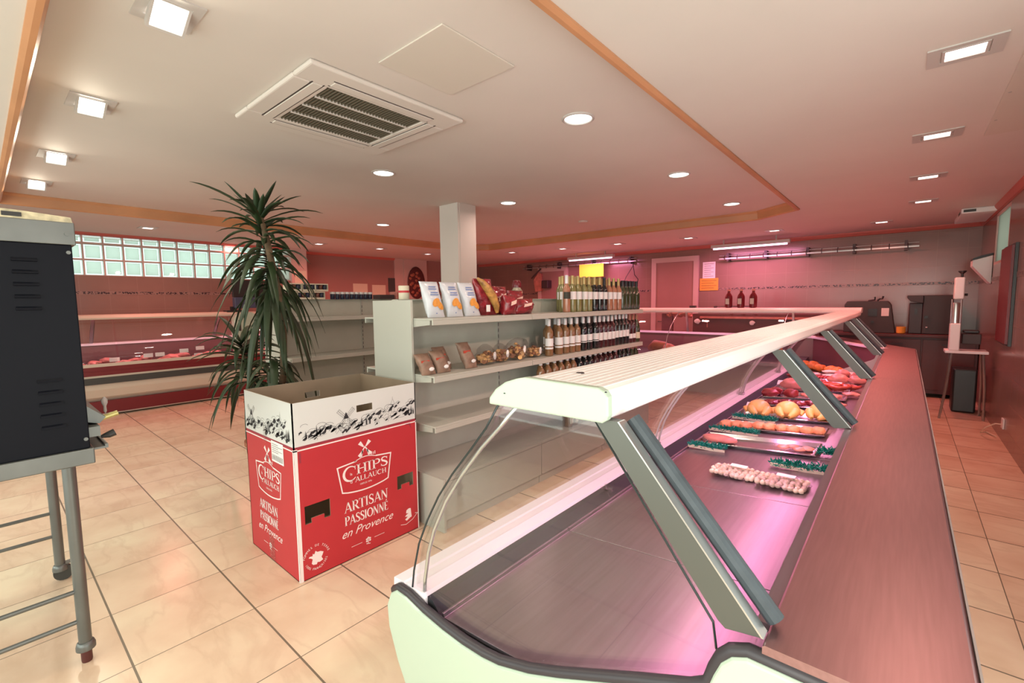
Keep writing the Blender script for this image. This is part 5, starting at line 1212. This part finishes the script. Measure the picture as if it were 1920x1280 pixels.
meats('rib_rack', 'meat', 'racks of ribs', 'meat', [(-.75, 5.95, .03, .1, 1), (-.70, 6.25, .03, -.2, 1), (-.90, 6.30, .035, .6, 1)], lambda m: [m.blob((-.12 + k * .03, 0, 0), (.018, .09, .02), seed=k, amp=.1, sub=2) for k in range(9)], lambda i: ['rack of red ribs on the left of the farthest tray', 'rack of ribs behind the farthest tray', 'rack of ribs by the front glass at the far end'][i])
meats('chop', 'meat', 'pale pink chops', 'fat', [(-.62, 6.45, .02, .3, 1), (-.80, 6.55, .025, 1.3, 1), (-.45, 6.58, .03, 2.2, 1.1), (-.66, 6.68, .04, .9, 1)], lambda m: m.blob((0, 0, 0), (.085, .06, .018), seed=44, amp=.15), lambda i: f'pale pink chop near the far corner, {ORD[i]} from the near side')
# golden roasts in the corner and paper price tickets
rz0 = None
for i, (x, y) in enumerate([(-1.0, 7.35), (-.90, 7.2), (-.80, 7.08), (-.92, 7.38), (-.68, 6.98), (-.60, 6.9)]):
    if rz0 is None: rz0 = item('stuffed_roast', 'x', 'meat', lambda m: m.blob((0, 0, 0), (.075, .065, .05), seed=51, amp=.14), 'chicken'); rz0.data.materials[0] = M('golden_roast', (.75, .24, .04), .5, noise=.4, nscale=14)
    place(rz0, i == 0, (x, y, .548), i, f'golden stuffed roast in the corner of the counter, {ORD[i]} from the left', 'golden roasts in the corner')
for i, (x, y, lab) in enumerate([(-.55, 6.82, 'white crumpled paper ticket in front of the golden roasts'), (-.98, 4.35, 'tiny white ticket beside the left chicken'), (-1.0, 5.75, 'small white ticket by the front glass beside the joints'), (-.50, 5.72, 'pale blue and white wrapper by the pork joints')]):
    m = MB(); m.prism([(x - .04, .0), (x + .04, .004), (x + .045, .004), (x + .045, .007), (x - .04, .003)], 'Y', y - .03, y + .03)
    for p in m.v: p.z += dz(x) + .004 + (p.y - y) * .6 + .02
    tag(m.build('paper_ticket', 'paper'), lab, 'price ticket', 'white paper tickets among the meat')
# ------------------------------------------------------------------ goods in the back leg and the left counter
item('air_dried_ham', 'dark dried ham lying at the gondola end of the back counter', 'ham', lambda m: m.tube([(-3.42, 7.75, .60), (-3.3, 7.72, .66), (-3.12, 7.70, .65), (-2.98, 7.7, .60)], [.05, .10, .085, .03], 14), 'ham')
item('cured_ham', 'second, paler ham cut end beside the dark dried ham', 'ham', lambda m: m.blob((-3.0, 7.6, .61), (.13, .10, .10), seed=4, amp=.12), 'pinkmeat')
item('bacon_piece', 'pink bacon piece lying in the middle of the back counter', 'meat', lambda m: m.blob((-2.66, 7.75, .58), (.16, .10, .05), seed=6, amp=.1), 'pinkmeat')
item('paper_parcel', 'pale paper parcel in the back counter right of the hams', 'food pack', lambda m: m.blob((-2.25, 7.85, .63), (.09, .08, .09), seed=8, amp=.2), 'fat')
tag(MB().lathe([(.09, 0), (.12, .012), (.118, .014), (.085, .004), (.001, .004)], (-2.62, 7.95, .66), 20).build('plate', 'whiteplastic', smooth=True), 'round white plate in the back counter behind the hams', 'plate')
tag(MB().lathe([(.07, 0), (.07, .10), (.001, .10)], (-2.62, 7.95, .545), 16).build('plate_stand', 'tray', smooth=True), 'round steel stand carrying the white plate', 'stand')
rl = random.Random(8); mp_, tp_ = None, None
for i in range(16):
    y = .85 + i * .15 + rl.uniform(-.02, .02); x = -8.22 - .14 * (i % 3) 
    if mp_ is None: mp_ = item('ham_slices', 'x', 'meat', lambda m: m.blob((0, 0, 0), (.10, .085, .045), seed=61, amp=.18, freq=1.7), 'pinkmeat')
    place(mp_, i == 0, (x, y, .668 + .012 * (i % 3)), rl.uniform(0, 3), f'pink cooked meat in the left wall counter, {ORD[i]} from the left', 'cooked meats in the left wall counter', rl.uniform(.8, 1.15))
for i, (px, py) in enumerate([(278, 666), (345, 657), (375, 652), (372, 665), (215, 674), (300, 664)]):
    q = onx(px, py, -8.2 if i % 2 else -8.3)
    if tp_ is None:
        tp_ = MB().box(-.004, .004, -.055, .055, -.028, .028).build('price_card', 'paper'); tag(tp_, 'x', 'price ticket')
    place(tp_, i == 0, tuple(q), 0, f'white price card standing among the meats of the left wall counter, {ORD[[1, 3, 5, 4, 0, 2][i]]} from the left', 'price cards in the left wall counter')
rl = random.Random(9); mp2 = None
for i in range(7):
    if mp2 is None: mp2 = item('pate_block', 'x', 'meat', lambda m: m.blob((0, 0, 0), (.10, .10, .07), seed=66, amp=.1), 'fat')
    place(mp2, i == 0, (-8.40, 3.35 + i * .2, .70), i, f'pale block of charcuterie right of the plant in the left counter, {ORD[i]} from the left', 'charcuterie blocks in the left counter')
# weighing till on the left counter
ti = thing('weighing_till', 'weighing till with a dark screen and pale body on the left wall counter', 'till', (-8.2, 2.9, 1.345))
MB().box(-8.42, -8.24, 2.62, 2.86, 1.345, 1.37).box(-8.36, -8.30, 2.70, 2.78, 1.37, 1.43).build('till_base', 'blackp', ti)
MB().box(-8.36, -8.24, 2.74, 3.18, 1.40, 1.58).build('till_body', M('till_blue', (.06, .08, .14), .35), ti, bevel=.015)
MB().box(-8.30, -8.25, 2.72, 3.20, 1.58, 1.86).build('screen', 'blackp', ti, bevel=.01)
wr = thing('wrapping_dispenser', 'pale rounded plastic dispenser standing below the dark till screen', 'dispenser', (-7.98, 2.78, .70))
auto_smooth(MB().prism([(2.60, .72), (2.60, 1.24), (2.64, 1.31), (2.72, 1.34), (2.88, 1.34), (2.94, 1.30), (2.96, 1.24), (2.94, .72)], 'X', -8.04, -7.90).build('dispenser_body', 'cream', wr, bevel=.02), 40)
MB().box(-7.90, -7.893, 2.66, 2.69, 1.05, 1.22).build('dispenser_slot', 'slot', wr)
MB().tube([(-7.97, 2.75, .53), (-7.97, 2.75, .74)], .02, 10).build('dispenser_foot', 'alu', wr)

# ------------------------------------------------------------------ things along the back wall
bc = thing('back_counter', 'dark red-brown work counter along the back wall carrying the grey machines', 'counter', (.0, 9.2, 0))
MB().box(-.95, .795, 8.82, 9.495, .87, .91).build('counter_top', 'redbrown', bc, bevel=.004)
MB().box(-.92, .79, 8.88, 9.49, .06, .868).build('counter_body', 'redbrown', bc)
for i in range(3): MB().box(-.90 + i * .56, -.36 + i * .56, 8.865, 8.88, .12, .84).build('cupboard_door', 'redbrown', bc, bevel=.003)
for i in range(3): MB().box(-.70 + i * .56, -.56 + i * .56, 8.85, 8.864, .76, .775).build('door_handle', 'machined', bc)
m1 = thing('wrapping_machine', 'grey sloping machine with a small dark screen and white paper, left on the back counter', 'machine', (-.41, 9.15, .912))
MB().prism([(-.73, .912), (-.73, 1.34), (-.70, 1.395), (-.20, 1.395), (-.16, 1.34), (-.10, .93), (-.10, .912)], 'Y', 8.95, 9.40).build('machine_body', 'machine', m1, bevel=.008)
MB().box(-.43, -.32, 8.942, 8.95, 1.17, 1.28).build('screen', 'blackp', m1)
MB().box(-.27, -.18, 8.945, 8.95, 1.17, 1.29).build('paper_sheet', 'paper', m1)
MB().tube([(-.37, 8.95, 1.08), (-.37, 8.935, 1.08)], .02, 12).build('dial', 'blackp', m1)
MB().tube([(-.44, 9.1, 1.40), (-.36, 9.08, 1.415), (-.36, 9.08, 1.46)], .012, 8).build('top_lever', 'blackp', m1)
MB().tube([(-.33, 9.08, 1.40), (-.30, 9.08, 1.43), (-.27, 9.08, 1.43), (-.26, 9.08, 1.47)], .012, 8).build('top_lever', 'blackp', m1)
MB().box(-.62, -.47, 8.80, 8.95, .915, 1.04).build('lower_box', 'machine', m1, bevel=.01)
m2 = thing('meat_grinder', 'larger dark grey machine with overhanging top, right on the back counter', 'machine', (.28, 9.15, .912))
MB().box(.20, .52, 8.98, 9.42, .912, 1.475).build('machine_body', 'machine', m2, bevel=.01)
MB().box(.05, .20, 9.0, 9.40, .912, 1.36).build('feed_column', 'machined', m2, bevel=.01)
MB().prism([(.02, 1.475), (.02, 1.44), (.06, 1.39), (.20, 1.36), (.20, 1.475)], 'Y', 8.96, 9.42).build('hood', 'machine', m2, bevel=.006)
MB().tube([(.24, 8.98, 1.16), (.24, 8.95, 1.16)], .022, 12).build('knob', 'blackp', m2)
MB().box(.11, .14, 8.995, 9.0, 1.2, 1.28).build('switch', 'blackp', m2)
MB().tube([(.24, 8.97, 1.01), (.26, 8.97, 1.01)], .008, 8).build('pilot_light', 'whiteplastic', m2)
tag(auto_smooth(MB().lathe([(.04, 0), (.052, .01), (.056, .10), (.05, .10), (.04, .012), (.001, .012)], (-.03, 8.95, .912), 18).build('tub', 'orangepaper'), 40), 'small orange tub standing between the two grey machines', 'tub')
# sausage filler on its folding stand
sf = thing('sausage_stuffer', 'tall white and steel sausage filler on a thin-legged stand beside the right wall', 'machine', (.55, 7.4, 0))
MB().box(.38, .74, 7.35, 7.65, .795, .825).build('stand_top', 'whiteplastic', sf, bevel=.003)
for (p, q) in (((.44, 7.38, .795), (.37, 7.42, 0)), ((.70, 7.38, .795), (.755, 7.55, 0)), ((.44, 7.62, .795), (.40, 7.8, 0)), ((.70, 7.62, .795), (.745, 7.85, 0))):
    MB().tube([p, tuple(Vector(p).lerp(Vector(q), .5) + Vector((.01, 0, 0))), q], .012, 8).build('leg', 'steelgrey', sf)
MB().box(.41, .50, 7.36, 7.52, .826, 1.14).build('lower_housing', 'whiteplastic', sf, bevel=.01)
for x in (.415, .495): MB().tube([(x, 7.40, 1.13), (x, 7.40, 1.42)], .008, 8).build('guide_rod', 'alu', sf)
auto_smooth(MB().lathe([(.035, 1.14), (.035, 1.36), (.03, 1.38)], (.455, 7.46, 0), 16).build('cylinder', 'alu', sf), 40)
MB().box(.425, .51, 7.35, 7.50, 1.42, 1.67).build('motor_head', 'whiteplastic', sf, bevel=.012)
auto_smooth(MB().lathe([(.012, 1.67), (.012, 1.71), (.035, 1.735), (.035, 1.745), (.001, 1.745)], (.485, 7.42, 0), 14).build('top_knob', 'blackp', sf), 40)
MB().tube([(.51, 7.4, 1.47), (.54, 7.4, 1.47)], .014, 8).build('side_knob', 'blackp', sf)
MB().box(.52, .68, 7.42, 7.60, .90, 1.02).build('side_tray', 'machine', sf, bevel=.01)
MB().box(.53, .66, 7.42, 7.58, 1.03, 1.06).build('rubber_block', 'blackp', sf, bevel=.01)
tag(MB().box(.50, .72, 7.95, 8.25, .0, .55).build('waste_bin', 'blackp', bevel=.02), 'black bin on the floor behind the sausage filler stand', 'bin')
# low red-brown unit behind the back leg
ru = thing('service_unit', 'low dark red unit with pale rail behind the back counter, right of the door', 'cabinet', (-2.3, 9.2, 0))
MB().box(-3.10, -1.05, 8.98, 9.44, 0, 1.18).build('unit_body', 'redbrown', ru)
MB().box(-2.95, -1.1, 8.93, 8.979, 1.10, 1.135).build('top_rail', 'pinkmeat', ru)
MB().box(-2.83, -2.82, 8.96, 8.979, .93, 1.08).build('divider', 'pinkmeat', ru)
for x, z, s in ((-3.0, 1.04, .055), (-2.05, 1.03, .045)):
    auto_smooth(MB().blob((x, 8.955, z), (s, .02, s * .9), seed=int(-x * 10), amp=.2, sub=2).build('white_cloth', 'paper', ru), 60)
dp = None
for i, px in enumerate((1365, 1388, 1411)):
    q = ony(px, 577, 8.1)
    if dp is None:
        dp = thing('syrup_bottle', 'x', 'bottle')
        auto_smooth(MB().lathe([(.045, 0), (.055, .008), (.057, .02), (.057, .17), (.050, .20), (.028, .235), (.020, .25), (.020, .275)], n=18).build('bottle_glass', 'darkmeat', dp), 40)
        auto_smooth(MB().lathe([(.023, .272), (.023, .285), (.024, .30), (.001, .30)], n=14).build('bottle_cap', 'pinkmeat', dp), 40)
        MB().box(-.035, .02, -.0585, -.05, .06, .15).build('paper_label', 'patch', dp)
    place(dp, i == 0, (q.x, 8.13, 1.311), 0, ['left dark bottle of the three standing on the back counter canopy', 'middle dark bottle on the back counter canopy', 'right dark bottle on the back counter canopy'][i], 'dark bottles on the canopy')
tag(MB().tube([(-2.40, 8.12, 1.335), (-1.92, 8.12, 1.335)], .006, 6).tube([(-2.40, 8.18, 1.335), (-1.92, 8.18, 1.335)], .006, 6).tube([(-1.92, 8.12, 1.335), (-1.92, 8.18, 1.335)], .006, 6).tube([(-2.4, 8.12, 1.335), (-2.4, 8.18, 1.335)], .006, 6)
    .box(-2.45, -2.43, 8.1, 8.2, 1.31, 1.34).build('bottle_rack', 'machined'), 'thin dark wire rack beside the three dark bottles', 'rack')
tag(MB().box(-2.86, -2.76, 8.1, 8.18, 1.311, 1.35).build('card_holder', 'machined', bevel=.005), 'small dark card holder on the canopy left of the three dark bottles', 'holder')
hb = thing('cured_meat_rack', 'dark cured meat on a stand over the back counter, in front of the pale door', 'meat rack', (-3.25, 8.5, .86))
for k in range(5): auto_smooth(MB().blob((-3.36 + .09 * k, 8.5, 1.165 + .025 * (k % 2)), (.07, .05, .042), seed=k, amp=.25).build('meat_piece', 'ham', hb), 70)
MB().box(-3.5, -3.30, 8.46, 8.54, .861, 1.20).build('rack_block', 'redbrown', hb)
MB().tube([(-3.4, 8.5, 1.15), (-3.2, 8.5, 1.19), (-2.96, 8.5, 1.15)], .006, 6).build('rack_rod', 'machined', hb)
# notices, rails, door-side items
def sheet(name, x0, x1, z0, z1, mat, label, lines=0, cat='notice'):
    o = MB().box(x0, x1, YB - .012, YB - .009, z0, z1).build(name, mat); tag(o, label, cat)
    if lines:
        A = Art((0, YB - .0125, 0), (1, 0, 0), (0, 0, 1))
        for k in range(lines):
            z = z1 - (z1 - z0) * (k + 1) / (lines + 1); A.stroke([(x0 + .03, z), (x1 - .03 - .05 * (k % 2), z)], .006)
        A.build('printed_lines', 'ink', o)
sheet('notice', -3.10, -2.86, 1.87, 2.19, 'paper', 'white printed notice on the back wall right of the door', 7)
sheet('notice', -3.15, -2.80, 1.63, 1.87, 'orangepaper', 'orange notice below the white one right of the door', 4)
tag(MB().box(-5.86, -5.22, 9.30, 9.306, 2.0, 2.30).build('yellow_sign', 'yellowpaper'), 'bright yellow sign hanging from the rail above the wine bottles', 'sign')
def rail(x0, x1, z, label, nb):
    t = thing('hook_rail', label, 'rail', ((x0 + x1) / 2, 9.4, z))
    MB().box(x0, x1, 9.33, 9.345, z - .012, z + .012).build('rail_bar', 'steelgrey', t)
    n = int((x1 - x0) / .22)
    MB().tube([(x0, 9.36, z + .06), (x1, 9.36, z + .06)], .008, 6).build('upper_bar', 'steelgrey', t)
    for i in range(nb):
        x = x0 + .15 + (x1 - x0 - .3) * i / max(1, nb - 1); MB().box(x - .02, x + .02, 9.34, 9.499, z - .05, z + .10).build('wall_bracket', 'machined', t)
    for i in range(n):
        x = x0 + .1 + i * .22; MB().tube([(x, 9.35, z + .06), (x, 9.31, z + .03), (x, 9.32, z - .02), (x, 9.34, z - .01)], .006, 6).build('hook', 'machined', t)
rail(-2.75, .12, 2.22, 'long steel hook rail on the back wall under the longer tube light', 5)
rail(-7.6, -4.45, 2.30, 'steel hook rail on the back wall behind the yellow sign', 4)
tag(MB().tube([(-4.52, 9.33, 2.28), (-4.50, 9.3, 2.2), (-4.42, 9.2, 2.0), (-4.34, 9.2, 1.9), (-4.36, 9.2, 1.75)], .010, 8).tube([(-4.50, 9.3, 2.2), (-4.62, 9.2, 1.95), (-4.68, 9.2, 1.80)], .007, 8).build('butcher_hook', 'machined'), 'dark forked butcher hook hanging from the rail above the green bottles', 'hook')
fe = thing('fire_extinguisher', 'dark wall item with a pale cone right of the pillar', 'wall item', (-6.9, 9.4, 1.7))
MB().box(-6.98, -6.78, 9.3, 9.49, 1.78, 1.98).build('dark_box', 'machined', fe, bevel=.02)
MB().prism([(-7.25, 1.7), (-7.05, 1.72), (-7.05, 2.15), (-7.14, 2.2), (-7.3, 2.0)], 'Y', 9.4, 9.47).build('pale_flag', 'pinkmeat', fe)
MB().tube([(-7.35, 9.38, 2.05), (-7.05, 9.38, 2.28)], .02, 8).build('dark_handle', 'machined', fe)
# left recess wall: notices, plaque, relief picture
def lsheet(name, y0, y1, z0, z1, mat, label, x=-9.35, th=.005, cat='notice'):
    return tag(MB().box(x, x + th, y0, y1, z0, z1).build(name, mat), label, cat)
lsheet('notice', 5.50, 5.86, 1.58, 1.90, 'pinkpaper' if 0 else 'lab_cream', 'left pale notice of the pair on the left wall above the jars')
lsheet('notice', 5.98, 6.34, 1.56, 1.88, 'lab_cream', 'right pale notice of the pair on the left wall above the jars')
lsheet('notice', 4.03, 4.26, 1.80, 2.10, 'lab_cream', 'pale notice on the end of the glass-block wall behind the plant', x=-8.93)
lsheet('wall_plaque', 6.42, 6.60, 1.72, 2.05, 'darkgrey', 'dark plaque on the left wall before the relief picture', th=.02, cat='plaque')
rp_ = thing('relief_picture', 'oval picture of hams and cold meats on the narrow wall strip left of the pillar', 'picture', (-9.29, 7.2, 2.0))
auto_smooth(MB().blob((-9.285, 7.2, 1.95), (.02, .27, .40), amp=0, seed=1).build('picture_ground', 'redbrown', rp_), 60)
r = random.Random(3); m = MB()
for k in range(24):
    a = r.random() * 6.28; q = r.random() ** .5; m.blob((-9.27, 7.2 + .21 * q * math.cos(a), 1.95 + .33 * q * math.sin(a)), (.02, .05, .04), seed=k, sub=1)
m.build('picture_relief', 'ham', rp_)
t = thing('spiky_plant', 'dark spiky plant top beside the pillar, far left corner', 'plant', (-7.4, 6.6, 0)); m = MB()
auto_smooth(MB().lathe([(.12, 0), (.16, .3), (.001, .3)], (-7.4, 6.6, 0), 16).build('pot', 'pot', t), 40)
MB().tube([(-7.4, 6.6, .3), (-7.4, 6.6, 1.6)], .03, 8).build('stem', 'cane', t)
for k in range(60):
    a = k * 2.4; el = r.uniform(-.2, 1.4); d = Vector((math.cos(a) * math.cos(el), math.sin(a) * math.cos(el), math.sin(el))); b_0 = Vector((-7.4, 6.6, 1.5 + r.random() * .15))
    s_ = d.orthogonal().normalized() * .012; m.add([b_0 - s_, b_0 + s_, b_0 + d * .48], [(0, 1, 2)])
o = m.build('leaves', 'leaf', t, fixn=False); o['kind'] = 'stuff'
# right wall things
bd = thing('wall_board', 'dark red wooden board with black edges on the right wall below the high window', 'board', (.78, 6.85, 1.5))
MB().box(.755, .775, 6.52, 7.15, .98, 1.94).build('board_face', 'red', bd)
MB().box(.776, .798, 6.50, 7.17, .96, 1.96).build('board_back', 'blackp', bd)
pd = thing('paper_dispenser', 'white pointed paper dispenser on the right wall beside the window corner', 'dispenser', (.72, 8.3, 1.8))
MB().prism([(.62, 1.90), (.797, 1.955), (.797, 1.60), (.775, 1.62), (.62, 1.83)], 'Y', 8.2, 8.45).build('dispenser_body', 'whiteplastic', pd, bevel=.006)
MB().prism([(.62, 1.902), (.797, 1.957), (.797, 1.985), (.70, 1.96), (.62, 1.925)], 'Y', 8.21, 8.44).build('dark_lid', 'blackp', pd)
so = thing('wall_socket', 'pale socket with a plug and looped cable low on the right wall', 'socket', (.79, 6.6, .17))
MB().box(.785, .799, 6.5, 6.6, .14, .24).build('socket_plate', 'whiteplastic', so, bevel=.003)
MB().tube([(.785, 6.55, .18), (.74, 6.55, .18), (.68, 6.6, .12), (.66, 6.75, .03), (.72, 6.9, .012), (.77, 6.7, .02)], .006, 6).build('cable', 'lab_cream', so)
